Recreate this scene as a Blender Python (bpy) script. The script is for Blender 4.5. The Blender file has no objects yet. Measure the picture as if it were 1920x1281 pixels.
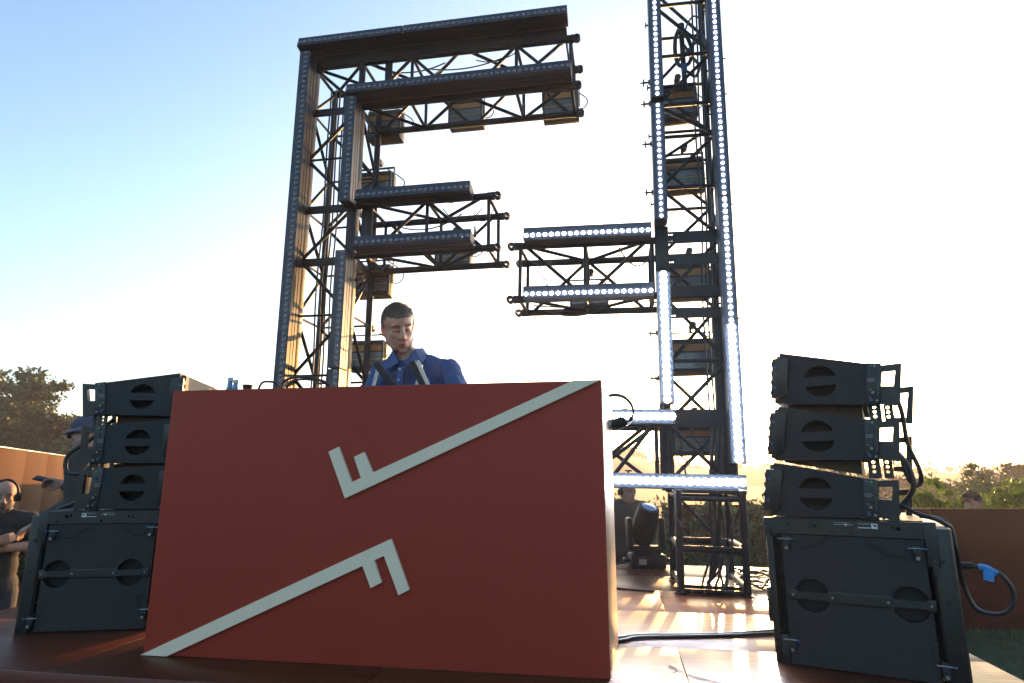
import bpy, bmesh, math, random
import numpy as np
from mathutils import Vector, Matrix, noise

S = bpy.context.scene
COL = S.collection
R = math.radians
PI = math.pi

# ------------------------------------------------------------------ camera, sky, sun, exposure
cam_d = bpy.data.cameras.new("camera"); cam = bpy.data.objects.new("camera", cam_d); COL.objects.link(cam)
cam.location = (0, 0, 0.78)
cam.rotation_euler = (R(90) + math.atan(252 / 1165.), 0, R(9.72))
cam_d.sensor_width = 36; cam_d.lens = 1165 / 1920 * 36
cam_d.clip_start = 0.05; cam_d.clip_end = 3000
S.camera = cam

SUN_EL, SUN_AZ = R(7.2), R(9.9)          # azimuth measured from +Y towards +X
sun_vec = Vector((math.sin(SUN_AZ) * math.cos(SUN_EL), math.cos(SUN_AZ) * math.cos(SUN_EL), math.sin(SUN_EL)))
W = bpy.data.worlds.new("World"); S.world = W; W.use_nodes = True
nt = W.node_tree
sky = nt.nodes.new("ShaderNodeTexSky"); sky.sky_type = 'NISHITA'; sky.sun_disc = False
sky.sun_elevation = SUN_EL; sky.sun_rotation = SUN_AZ
sky.air_density = 1.0; sky.dust_density = 2.6; sky.ozone_density = 2.1; sky.altitude = 150
bg = nt.nodes["Background"]; bg.inputs[1].default_value = 0.14
nt.links.new(sky.outputs[0], bg.inputs[0])
sl = bpy.data.lights.new("sun", 'SUN'); so = bpy.data.objects.new("sun", sl); COL.objects.link(so)
sl.energy = 2.7; sl.angle = R(0.5); sl.color = (1.0, 0.50, 0.16)
so.rotation_euler = sun_vec.to_track_quat('Z', 'Y').to_euler()
S.view_settings.view_transform = 'Standard'; S.view_settings.look = 'None'
S.view_settings.exposure = 2.02; S.view_settings.gamma = 1.0
S.cycles.use_denoising = True
S.cycles.max_bounces = 6; S.cycles.diffuse_bounces = 3; S.cycles.glossy_bounces = 3; S.cycles.transmission_bounces = 4
S.cycles.transparent_max_bounces = 6; S.cycles.sample_clamp_indirect = 6.0
S.cycles.caustics_reflective = False; S.cycles.caustics_refractive = False

# ------------------------------------------------------------------ materials
def mat(name, col, rough=0.5, metal=0.0, spec=0.5, nscale=0, namt=0.0, col2=None, bump=0.0, bscale=40, coat=0.0,
        emit=None, estr=0.0, stretch=None, rvar=0.0, attr=None, sss=0.0, transl=0.0):
    m = bpy.data.materials.new(name); m.use_nodes = True
    n = m.node_tree.nodes; l = m.node_tree.links
    b = n["Principled BSDF"]
    b.inputs["Base Color"].default_value = (*col, 1); b.inputs["Roughness"].default_value = rough
    b.inputs["Metallic"].default_value = metal; b.inputs["Specular IOR Level"].default_value = spec
    if coat: b.inputs["Coat Weight"].default_value = coat; b.inputs["Coat Roughness"].default_value = 0.12
    if sss: b.inputs["Subsurface Weight"].default_value = sss; b.inputs["Subsurface Radius"].default_value = (.02, .008, .004); b.inputs["Subsurface Scale"].default_value = 0.6
    if emit: b.inputs["Emission Color"].default_value = (*emit, 1); b.inputs["Emission Strength"].default_value = estr
    tc = None
    if nscale or bump or rvar:
        tc = n.new("ShaderNodeTexCoord"); mp = n.new("ShaderNodeMapping")
        l.new(tc.outputs["Object"], mp.inputs[0])
        if stretch: mp.inputs["Scale"].default_value = stretch
    src = None
    if nscale:
        t = n.new("ShaderNodeTexNoise"); t.inputs["Scale"].default_value = nscale; t.inputs["Detail"].default_value = 5
        l.new(mp.outputs[0], t.inputs[0])
        rp = n.new("ShaderNodeValToRGB")
        c2 = col2 or tuple(c * (1 - namt) for c in col)
        rp.color_ramp.elements[0].position = 0.35; rp.color_ramp.elements[0].color = (*c2, 1)
        rp.color_ramp.elements[1].position = 0.65; rp.color_ramp.elements[1].color = (*col, 1)
        l.new(t.outputs[0], rp.inputs[0]); src = rp.outputs[0]
    if attr:
        a = n.new("ShaderNodeAttribute"); a.attribute_name = attr
        if src:
            mx = n.new("ShaderNodeMix"); mx.data_type = 'RGBA'; mx.blend_type = 'MULTIPLY'; mx.inputs[0].default_value = 1
            l.new(src, mx.inputs[6]); l.new(a.outputs["Color"], mx.inputs[7]); src = mx.outputs[2]
        else: src = a.outputs["Color"]
    if src: l.new(src, b.inputs["Base Color"])
    if rvar:
        t2 = n.new("ShaderNodeTexNoise"); t2.inputs["Scale"].default_value = 6; t2.inputs["Detail"].default_value = 6
        l.new(mp.outputs[0], t2.inputs[0])
        mr = n.new("ShaderNodeMapRange"); mr.inputs[1].default_value = .3; mr.inputs[2].default_value = .7
        mr.inputs[3].default_value = max(.02, rough - rvar); mr.inputs[4].default_value = rough + rvar
        l.new(t2.outputs[0], mr.inputs[0]); l.new(mr.outputs[0], b.inputs["Roughness"])
    if bump:
        t3 = n.new("ShaderNodeTexNoise"); t3.inputs["Scale"].default_value = bscale; t3.inputs["Detail"].default_value = 3
        l.new(mp.outputs[0], t3.inputs[0])
        bp = n.new("ShaderNodeBump"); bp.inputs["Strength"].default_value = bump; bp.inputs["Distance"].default_value = .01
        l.new(t3.outputs[0], bp.inputs["Height"]); l.new(bp.outputs[0], b.inputs["Normal"])
    if transl:
        tr = n.new("ShaderNodeBsdfTranslucent"); mxs = n.new("ShaderNodeMixShader"); mxs.inputs[0].default_value = transl
        if src: l.new(src, tr.inputs[0])
        else: tr.inputs[0].default_value = (*col, 1)
        l.new(b.outputs[0], mxs.inputs[1]); l.new(tr.outputs[0], mxs.inputs[2])
        l.new(mxs.outputs[0], n["Material Output"].inputs[0])
    return m

M = {}
M['booth'] = mat('booth_lacquer', (.33, .048, .029), .55, spec=.1, nscale=1.3, namt=.06, bump=.02, bscale=300, rvar=.04)
M['ply'] = mat('booth_edge', (.40, .27, .15), .4, nscale=8, namt=.2, stretch=(1, 1, .1))
M['cream'] = mat('cream_paint', (.80, .665, .49), .55, nscale=14, namt=.04)
M['deck'] = mat('deck_ply', (.115, .034, .015), .38, spec=.14, nscale=3, namt=.3, stretch=(.6, 5, 1), rvar=.07, bump=.012, bscale=25)
M['fascia'] = mat('fascia_red', (.13, .03, .024), .4, nscale=5, namt=.2)
M['truss'] = mat('truss_black', (.009, .011, .015), .5, spec=.3, nscale=9, namt=.5, rvar=.1, bump=.05, bscale=90)
M['steel'] = mat('scuffed_tube', (.10, .10, .105), .42, spec=.35, nscale=34, col2=(.008, .008, .010), stretch=(1, 1, .35), rvar=.12)
for e_, p_ in zip(M['steel'].node_tree.nodes['Color Ramp'].color_ramp.elements, (.60, .66)): e_.position = p_
M['led'] = mat('led_housing', (.026, .034, .050), .42, spec=.35)
M['cap'] = mat('end_cap', (.012, .012, .014), .5, spec=.3)
M['lens'] = mat('lens_unlit', (.13, .15, .185), .12, spec=.6, coat=.35)
M['lit_hi'] = mat('lens_lit', (.8, .85, 1), .2, emit=(.86, .90, 1.0), estr=12)
M['lit_max'] = mat('lens_lit_full', (.8, .85, 1), .2, emit=(.86, .90, 1.0), estr=55)
M['lit_lo'] = mat('lens_lit_dim', (.5, .55, .65), .15, emit=(.78, .85, 1.0), estr=6)
M['glow'] = mat('lit_lens_strip', (.05, .055, .07), .2, emit=(.35, .5, 1.0), estr=.035)  # faint blue emission stands in for lens light spilling onto the bar
M['glow_full'] = mat('lit_diffuser_strip', (.3, .32, .4), .2, emit=(.62, .72, 1.0), estr=.55)  # added emission imitates bloom running the lenses together; not a separate light source
M['bezel'] = mat('lens_strip', (.03, .032, .036), .18, coat=.3)
M['strobe'] = mat('strobe_body', (.03, .03, .033), .5, bump=.1, bscale=120)
M['louver'] = mat('strobe_glass', (.24, .26, .29), .22, nscale=22, namt=.5, stretch=(1, 1, 6), coat=.3)
M['amber'] = mat('copper_reflector', (.58, .25, .07), .4, metal=.1, nscale=6, namt=.25)
M['yline'] = mat('yellow_seal', (.45, .38, .08), .5)
M['spk'] = mat('speaker_coat', (.017, .0165, .018), .58, nscale=220, namt=.35, bump=.5, bscale=260)
M['rig'] = mat('rigging_steel', (.0125, .0125, .0135), .45, nscale=30, namt=.3, rvar=.1)
M['foam'] = mat('pocket', (.008, .008, .009), .8)
M['grille'] = mat('speaker_front', (.05, .045, .04), .6, bump=.4, bscale=300)
M['wedge'] = mat('wedge_ply', (.07, .035, .016), .6, nscale=20, namt=.3)  # brown stands in for sunlight reflected into the gaps between cabinets
M['white'] = mat('print_white', (.62, .63, .64), .5)
M['grey'] = mat('print_grey', (.2, .2, .21), .5)
M['bolt'] = mat('zinc_bolt', (.25, .25, .26), .35, metal=.9)
M['blue'] = mat('blue_pin', (.015, .07, .2), .35)
M['green'] = mat('green_pin', (.08, .30, .06), .4)
M['cable'] = mat('rubber_cable', (.014, .014, .015), .42, bump=.1, bscale=80)
M['tape'] = mat('blue_tape', (.03, .25, .62), .5, bump=.2, bscale=60)
M['skin'] = mat('skin', (1, 1, 1), .62, spec=.28, nscale=60, namt=.08, attr='tint', sss=.12, bump=.1, bscale=140)
M['hair'] = mat('brown_hair', (.075, .047, .03), .55, nscale=90, col2=(.13, .09, .065), stretch=(3, 3, .5), bump=.6, bscale=220)
M['grhair'] = mat('greying_hair', (.17, .15, .135), .6, nscale=90, namt=.5, stretch=(3, 3, .5), bump=.6, bscale=220)
M['shirt'] = mat('blue_cotton', (.027, .078, .205), .75, nscale=5, namt=.18, bump=.12, bscale=160)
M['btn'] = mat('button', (.5, .5, .55), .3)
M['blk'] = mat('black_cotton', (.022, .02, .02), .85, nscale=6, namt=.2, bump=.1, bscale=120)
M['olivek'] = mat('dark_brown_cotton', (.045, .036, .03), .85, nscale=6, namt=.2, bump=.1, bscale=120)
M['denim'] = mat('dark_trousers', (.03, .032, .04), .85, nscale=9, namt=.2)
M['shoe'] = mat('shoe', (.03, .03, .03), .5)
M['lavcap'] = mat('lavender_cap', (.15, .15, .215), .8, nscale=9, namt=.12, bump=.1, bscale=120)
M['navycap'] = mat('navy_cap', (.02, .02, .032), .8)
M['plastic'] = mat('black_plastic', (.010, .010, .011), .5, spec=.3)
M['lensglass'] = mat('lamp_glass', (.25, .4, .6), .05, spec=1, coat=1)
M['alu'] = mat('brushed_alu', (.34, .33, .30), .4, metal=.8)
M['bottle'] = mat('green_glass', (.03, .20, .06), .08, coat=.6)
M['blabel'] = mat('bottle_label', (.05, .25, .55), .4)
M['bcap'] = mat('bottle_cap', (.35, .40, .55), .35, metal=.3)
M['wall'] = mat('corten_panel', (.06, .010, .007), .7, spec=.1, nscale=2.5, namt=.18, bump=.05, bscale=30)
M['wallL'] = mat('tan_panel', (.11, .052, .027), .85, spec=.08, nscale=2.2, namt=.14, bump=.04, bscale=30)
M['wcap'] = mat('wall_coping', (.55, .5, .42), .25, metal=.7)
M['grass'] = mat('grass_blade', (.055, .10, .022), .6, nscale=.8, namt=.35, transl=.3)
M['soil'] = mat('lawn_soil', (.045, .055, .02), .9, nscale=3, namt=.4, bump=.3, bscale=20)
M['bark'] = mat('bark', (.07, .05, .035), .9, nscale=14, namt=.4, bump=.6, bscale=30)
M['leaf'] = mat('dark_leaf', (.055, .08, .025), .55, nscale=.9, namt=.45, transl=.35)
M['oleaf'] = mat('olive_leaf', (.07, .12, .045), .5, nscale=1.2, namt=.4, transl=.3)
M['vleaf'] = mat('vine_leaf', (.12, .20, .02), .5, nscale=2, namt=.45, transl=.5)
M['pleaf'] = mat('pine_needle', (.02, .036, .012), .6, nscale=.8, namt=.4, transl=.2)
M['hill'] = mat('hill_grass', (.04, .045, .02), .95, nscale=.05, namt=.4)

# ------------------------------------------------------------------ mesh builder
I4 = Matrix.Identity(4)
def frame(p, zdir, up=Vector((0, 0, 1))):
    z = Vector(zdir).normalized()
    if abs(z.dot(up)) > .98: up = Vector((0, 1, 0))
    x = up.cross(z).normalized(); y = z.cross(x)
    m = Matrix((x, y, z)).transposed().to_4x4(); m.translation = p
    return m
class MB:
    def __init__(s): s.bm = bmesh.new(); s.X = I4
    def _add(s, verts, faces):
        vs = [s.bm.verts.new(s.X @ Vector(v)) for v in verts]
        out = []
        for f in faces:
            try: out.append(s.bm.faces.new([vs[i] for i in f]))
            except ValueError: pass
        return vs, out
    def box(s, c, d, bev=0, rot=None):
        hx, hy, hz = d[0] / 2, d[1] / 2, d[2] / 2
        q = rot if rot is not None else Matrix.Identity(3)
        vs = [Vector(c) + q @ Vector((a * hx, b * hy, e * hz)) for a in (-1, 1) for b in (-1, 1) for e in (-1, 1)]
        v, f = s._add(vs, [(0, 1, 3, 2), (4, 6, 7, 5), (0, 4, 5, 1), (2, 3, 7, 6), (0, 2, 6, 4), (1, 5, 7, 3)])
        if bev:
            es = list({e for fa in f for e in fa.edges})
            bmesh.ops.bevel(s.bm, geom=es, offset=bev, segments=2, affect='EDGES', profile=.5)
        return s
    def b2(s, a, b, bev=0):
        return s.box([(x + y) / 2 for x, y in zip(a, b)], [abs(x - y) for x, y in zip(a, b)], bev)
    def cyl(s, p, q, r, n=10, r2=None, caps=True):
        p, q = Vector(p), Vector(q); m = frame(p, q - p); L = (q - p).length; r2 = r if r2 is None else r2
        vs = [m @ Vector((r * math.cos(2 * PI * i / n), r * math.sin(2 * PI * i / n), 0)) for i in range(n)] + \
             [m @ Vector((r2 * math.cos(2 * PI * i / n), r2 * math.sin(2 * PI * i / n), L)) for i in range(n)]
        fs = [(i, (i + 1) % n, n + (i + 1) % n, n + i) for i in range(n)]
        if caps: fs += [tuple(range(n))[::-1], tuple(range(n, 2 * n))]
        s._add(vs, fs); return s
    def tube(s, pts, r, n=8, sub=6, closed=False):
        P = [Vector(p) for p in pts]
        C = []
        if len(P) > 2:
            for i in range(len(P) - 1):
                a, b, c, d = P[max(i - 1, 0)], P[i], P[i + 1], P[min(i + 2, len(P) - 1)]
                for k in range(sub):
                    t = k / sub
                    C.append(.5 * ((2 * b) + (c - a) * t + (2 * a - 5 * b + 4 * c - d) * t * t + (3 * b - a - 3 * c + d) * t ** 3))
            C.append(P[-1])
        else: C = P
        vs, fs = [], []
        up = Vector((0, 0, 1)); prev = None
        for i, c in enumerate(C):
            t = (C[min(i + 1, len(C) - 1)] - C[max(i - 1, 0)]).normalized()
            if prev is None:
                x = t.orthogonal().normalized()
            else:
                x = (prev - t * prev.dot(t)).normalized()
            prev = x; y = t.cross(x)
            rr = r(i / (len(C) - 1)) if callable(r) else r
            vs += [c + (x * math.cos(2 * PI * k / n) + y * math.sin(2 * PI * k / n)) * rr for k in range(n)]
        for i in range(len(C) - 1):
            fs += [(i * n + k, i * n + (k + 1) % n, (i + 1) * n + (k + 1) % n, (i + 1) * n + k) for k in range(n)]
        fs += [tuple(range(n))[::-1], tuple(range((len(C) - 1) * n, len(C) * n))]
        s._add(vs, fs); return s
    def prism(s, poly, m, t, bev=0):
        """poly: 2-D points in the xy of frame m; extruded along +z of m by t"""
        k = len(poly)
        vs = [m @ Vector((x, y, 0)) for x, y in poly] + [m @ Vector((x, y, t)) for x, y in poly]
        v, f = s._add(vs, [tuple(range(k))[::-1], tuple(range(k, 2 * k))] + [(i, (i + 1) % k, k + (i + 1) % k, k + i) for i in range(k)])
        if bev:
            es = list({e for fa in f for e in fa.edges})
            bmesh.ops.bevel(s.bm, geom=es, offset=bev, segments=2, affect='EDGES', profile=.5)
        return s
    def plate(s, outer, holes, m, t):
        """flat plate with holes, thickness t along +z of m"""
        b = bmesh.new(); loops = [outer] + holes
        for lp in loops:
            vv = [b.verts.new((x, y, 0)) for x, y in lp]
            for i in range(len(vv)): b.edges.new((vv[i], vv[(i + 1) % len(vv)]))
        bmesh.ops.triangle_fill(b, use_beauty=True, edges=b.edges[:])
        g = bmesh.ops.extrude_face_region(b, geom=b.faces[:])
        for v in g['geom']:
            if isinstance(v, bmesh.types.BMVert): v.co.z += t
        b.verts.index_update()
        s._add([m @ v.co for v in b.verts], [[v.index for v in f.verts] for f in b.faces]); b.free(); return s
    def ell(s, c, r, rot=None, seg=14, rings=9):
        q = rot if rot is not None else Matrix.Identity(3)
        vs, fs = [Vector(c) + q @ Vector((0, 0, r[2]))], []
        for i in range(1, rings):
            th = PI * i / rings
            for j in range(seg):
                ph = 2 * PI * j / seg
                vs.append(Vector(c) + q @ Vector((r[0] * math.sin(th) * math.cos(ph), r[1] * math.sin(th) * math.sin(ph), r[2] * math.cos(th))))
        vs.append(Vector(c) + q @ Vector((0, 0, -r[2])))
        for j in range(seg):
            fs.append((0, 1 + j, 1 + (j + 1) % seg))
            for i in range(rings - 2):
                a = 1 + i * seg; fs.append((a + j, a + seg + j, a + seg + (j + 1) % seg, a + (j + 1) % seg))
            a = 1 + (rings - 2) * seg; fs.append((a + j, len(vs) - 1, a + (j + 1) % seg))
        s._add(vs, fs); return s
    def lathe(s, prof, m=I4, n=16):
        vs = [m @ Vector((r * math.cos(2 * PI * k / n), r * math.sin(2 * PI * k / n), z)) for r, z in prof for k in range(n)]
        fs = [(i * n + k, i * n + (k + 1) % n, (i + 1) * n + (k + 1) % n, (i + 1) * n + k) for i in range(len(prof) - 1) for k in range(n)]
        fs += [tuple(range(n))[::-1], tuple(range((len(prof) - 1) * n, len(prof) * n))]
        s._add(vs, fs); return s
    def mesh(s, name, m, smooth=False):
        bmesh.ops.recalc_face_normals(s.bm, faces=s.bm.faces[:])
        me = bpy.data.meshes.new(name); s.bm.to_mesh(me); s.bm.free()
        if isinstance(m, str): m = M[m]
        me.materials.append(m)
        if smooth:
            for p in me.polygons: p.use_smooth = True
            try: me.set_sharp_from_angle(angle=R(40))
            except Exception: pass
        return me
    def build(s, name, m, parent=None, smooth=True, loc=None):
        return link(name, s.mesh(name, m, smooth), parent, loc)
def link(name, me, parent=None, loc=None):
    o = bpy.data.objects.new(name, me); COL.objects.link(o)
    if parent is not None: o.parent = parent
    if loc is not None: o.location = loc
    return o
def tag(o, label=None, cat=None, group=None, kind=None):
    if label: o['label'] = label
    if cat: o['category'] = cat
    if group: o['group'] = group
    if kind: o['kind'] = kind
    return o
def thing(name, label, cat, loc=(0, 0, 0), rotz=0, group=None):
    o = bpy.data.objects.new(name, None); COL.objects.link(o); o.empty_display_size = .1
    o.location = loc; o.rotation_euler = (0, 0, rotz)
    return tag(o, label, cat, group)
def kids(o): return KID.get(o.name, [])
KID = {}
def copy_tree(o, parent=None):
    ch = [c for c in o.children]
    c = o.copy(); COL.objects.link(c); c.parent = parent
    for k in ch: copy_tree(k, c)
    return c
def cable(pts, r, label, group=None, m='cable', name='cable', sub=6):
    b = MB(); b.tube(pts, r, 8, sub); o = b.build(name, m)
    return tag(o, label, 'cable', group)
rnd = random.Random(7)

# ------------------------------------------------------------------ ground and stage
GZ = -1.0
b = MB()
NG = 40
ext = 900.
gv, gf = [], []
ax = [math.copysign(abs(t) ** 2.4, t) * ext for t in np.linspace(-1, 1, NG)]
for y in ax:
    for x in ax: gv.append((x, y + 20, GZ))
for j in range(NG - 1):
    for i in range(NG - 1): gf.append((j * NG + i, j * NG + i + 1, (j + 1) * NG + i + 1, (j + 1) * NG + i))
b._add(gv, gf); tag(b.build('ground', 'soil'), kind='structure')

st = thing('stage', 'low stage deck of glossy reddish brown boards with a dark red fascia', 'stage', (0, 0, 0))
SX0, SX1 = -3.66, 1.52
rows = [2.39, 3.2, 4.0, 4.7, 5.35, 6.02]
for j in range(len(rows) - 1):
    xs = [SX0, -2.35, -1.0, .23, SX1] if j % 2 == 0 else [SX0, -1.75, -.42, .8, SX1]
    for i in range(4):
        b = MB(); b.b2((xs[i] + .0015, rows[j] + .0015, -.03), (xs[i + 1] - .0015, rows[j + 1] - .0015, 0), .002)
        b.build('deck_panel', 'deck', st)
b = MB()
b.b2((SX0 + .01, 2.405, GZ), (SX1 - .01, 2.435, -.034)); b.b2((SX0 + .01, 5.98, GZ), (SX1 - .01, 6.0, -.034))
b.b2((SX0 + .01, 2.437, GZ), (SX0 + .04, 5.978, -.034)); b.b2((SX1 - .04, 2.437, GZ), (SX1 - .01, 5.978, -.034))
b.build('fascia', 'fascia', st)
b = MB(); b.b2((SX0 + .05, 2.45, -.12), (SX1 - .05, 5.96, -.036)); b.build('subframe', 'truss', st)
b = MB(); b.b2((SX0, 2.383, -.075), (SX1, 2.3885, .002), .002); b.build('edge_trim', 'fascia', st)

# ------------------------------------------------------------------ booth
BY, BX0, BX1, BH = 2.682, -2.13, -0.068, 1.184
bo = thing('booth', 'tall brick red DJ booth with two cream angular emblems on its front', 'booth', ((BX0 + BX1) / 2, BY, 0))
def bl(x): return x - (BX0 + BX1) / 2
b = MB(); b.b2((bl(BX0), 0, .002), (bl(BX1), .03, BH), .0025); b.build('front_panel', 'booth', bo)
for x0, s_ in ((BX1 - .002, 1), (BX0 + .002, -1)):      # the sides splay out a little towards the back
    b = MB(); b.prism([(bl(x0) - s_ * .025, .032), (bl(x0), .032), (bl(x0) + s_ * .030, .56), (bl(x0) + s_ * .005, .56)], Matrix.Translation((0, 0, .002)), BH - .014, .002); b.build('side_panel', 'ply', bo)
b = MB(); b.b2((bl(BX0 + .03), .033, 1.075), (bl(BX1 - .03), .528, 1.1)); b.build('desk_top', 'booth', bo)
b = MB(); b.b2((bl(BX0 + .03), .40, .45), (bl(BX1 - .03), .42, 1.07)); b.build('rear_panel', 'booth', bo)
EA = [(-1.298, .886), (-1.25, .909), (-1.179, .751), (-1.135, .771), (-1.175, .863), (-1.127, .885), (-1.083, .793), (-.189, 1.1835), (-.069, 1.1838), (-1.207, .682)]
EB = [(-1.403, .33), (-.985, .515), (-.896, .311), (-.943, .287), (-1.014, .446), (-1.059, .426), (-1.02, .336), (-1.068, .312), (-1.109, .403), (-1.999, .003), (-2.13, .003)]
mF = Matrix(((1, 0, 0, 0), (0, 0, -1, 0), (0, 1, 0, 0), (0, 0, 0, 1)))   # xy -> xz, z -> -y
for poly in (EA, EB):
    b = MB(); b.prism([(bl(x), z) for x, z in poly], Matrix.Translation((0, -.0005, 0)) @ mF, .016, .0012)
    b.build('emblem', 'cream', bo, smooth=False)

# ------------------------------------------------------------------ LED bars
LX, LD, LHt = 1.0, .15, .10
def led_proto(n, lit, lens_mat, zc, ls=1.0):
    L = n * .05
    t = bpy.data.objects.new('led_bar', None); COL.objects.link(t)
    prof = [(0, 0), (.045, 0), (.045, .008), (.055, .008), (.055, 0), (.088, 0), (.088, .01), (.1, .01), (.1, 0), (.135, .0), (.15, .012),
            (.15, .088), (.135, .1), (.1, .1), (.1, .09), (.088, .09), (.088, .1), (.055, .1), (.055, .092), (.045, .092), (.045, .1), (0, .1)]
    mP = Matrix(((0, 0, 1, .004), (1, 0, 0, 0), (0, 1, 0, 0), (0, 0, 0, 1)))
    b = MB(); b.prism(prof, mP, L - .008); b.build('housing', 'led', t, smooth=False)
    b = MB(); b.b2((.012, -.0015, zc - .021), (L - .012, .003, zc + .021)); b.build('lens_strip', {'u': 'bezel', 'm': 'glow_full'}.get(lit, 'glow'), t)  # on lit bars the strip emits to imitate spill and bloom
    for x in (0, L - .0035):
        b = MB(); b.b2((x, .002, .001), (x + .0035, .148, .099)); b.build('end_cap', 'cap', t)
    for x in (L * .2, L * .8):
        b = MB(); b.b2((x - .02, .15, .03), (x + .02, .185, .07)); b.cyl((x, .17, .05), (x, .17, .115), .008); b.b2((x - .025, .165, .112), (x + .025, .175, .122)); b.build('clamp', 'truss', t)
    b = MB(); b.lathe([(r_ * ls, z_) for r_, z_ in ((.0185, 0), (.0185, .002), (.0165, .007), (.011, .012), (.004, .0145), (.0005, .015))], Matrix(((1, 0, 0, 0), (0, 0, -1, 0), (0, 1, 0, 0), (0, 0, 0, 1))), 14)
    lm = b.mesh('lens', lens_mat, True)
    for i in range(n):
        o = link('lens', lm, t, (.025 + .05 * i, -.0015, zc))
    return t
VERT = Matrix.Rotation(-PI / 2, 4, 'Y')
FY = 4.607
PROTO = {}
TILT = Matrix.Translation((.6, 0, 0)) @ Matrix.Rotation(.0195, 4, 'Y') @ Matrix.Translation((-.6, 0, 0))
def led_bar(kind, x, z, vertical, label, group, tilt=False, n=20, y=FY):
    key = (kind, n)
    zc = .035 if kind[1] == 'a' else .05
    if key not in PROTO:
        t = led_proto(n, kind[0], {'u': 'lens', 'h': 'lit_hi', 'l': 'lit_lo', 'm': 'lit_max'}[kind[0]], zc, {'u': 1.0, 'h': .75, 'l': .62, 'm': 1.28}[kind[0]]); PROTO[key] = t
    else: t = copy_tree(PROTO[key])
    tag(t, label, 'LED bar', group)
    m = Matrix.Translation((x, y, z)) @ (VERT if vertical else I4)
    if kind == 'ua' and not vertical: m = Matrix.Translation((x, y, z + .1)) @ Matrix.Rotation(R(-14), 4, 'X') @ Matrix.Translation((0, 0, -.1))
    t.matrix_world = (TILT @ m) if tilt else m
    return t
gL = 'unlit LED bars on the left truss frame'; gR = 'lit LED bars on the right truss tower'
# left frame, vertical bars: origin is the bar's right lower corner
for i, z in enumerate((3.585, 2.590, 1.595, .60)):
    led_bar('ua', -2.66, z, True, ['unlit LED bar topmost on the outer left column under the roof beam', 'unlit LED bar second from the top on the outer left column',
            'unlit LED bar third down the outer left column beside the lower arm', 'unlit LED bar lowest on the outer left column, mostly behind the booth'][i], gL)
for i, z in enumerate((3.07, 1.63, .62)):
    led_bar('ua', -2.19, z, True, ['unlit upright LED bar on the inner side of the left column above the middle arm', 'unlit upright LED bar on the inner left column below the middle arm',
            'unlit upright LED bar lowest on the inner left column just above the booth edge'][i], gL)
for i, (x, n) in enumerate(((-2.786, 20), (-1.78, 20), (-.812, 10))):
    led_bar('ua', x, 4.626, False, ['unlit LED bar leftmost of three along the very top of the frame', 'unlit LED bar in the middle of the very top row of the frame', 'short unlit LED bar at the right end of the very top row'][i], gL, n=n)
for i, x in enumerate((-2.284, -1.29)):
    led_bar('ua', x, 4.09, False, ['unlit LED bar left half of the second row under the top beam', 'unlit LED bar right half of the second row under the top beam'][i], gL)
led_bar('ua', -2.14, 3.066, False, 'unlit LED bar on top of the middle left arm', gL)
led_bar('ua', -2.128, 2.64, False, 'unlit LED bar on the lower edge of the middle left arm above the DJ', gL)
# right tower
for i, z in enumerate((3.87, 2.87, 1.87, .87)):
    led_bar(('lb', 'lb', 'hb', 'mb')[i], .848, z, True, ['lit LED bar topmost on the outer right column leaving the frame', 'lit LED bar second down on the outer right column',
            'lit LED bar third down on the outer right column', 'glaring lit LED bar lowest on the outer right column'][i], gR, True)
for i, z in enumerate((3.76, 2.71, 1.29)):
    led_bar('lb' if i < 2 else 'mb', .376, z, True, ['lit LED bar topmost on the inner side of the right tower', 'lit LED bar on the inner right column above the left pointing arm',
            'glaring lit upright LED bar on the inner right column below the arm'][i], gR, True)
led_bar('ha', -.75, 2.59, False, 'lit LED bar along the top of the right tower arm', gR, True)
led_bar('ha', -.745, 2.105, False, 'lit LED bar along the bottom of the right tower arm', gR, True)
led_bar('mb', -.07, 1.145, False, 'short glaring LED bar beside the booth top corner', gR, True, n=9)
led_bar('mb', -.16, .69, False, 'glaring level LED bar at the foot of the right tower', gR, True)
led_bar('mb', -1.16, .69, False, 'lit LED bar low behind the booth, continuing the tower foot row', gR, True)

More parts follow.
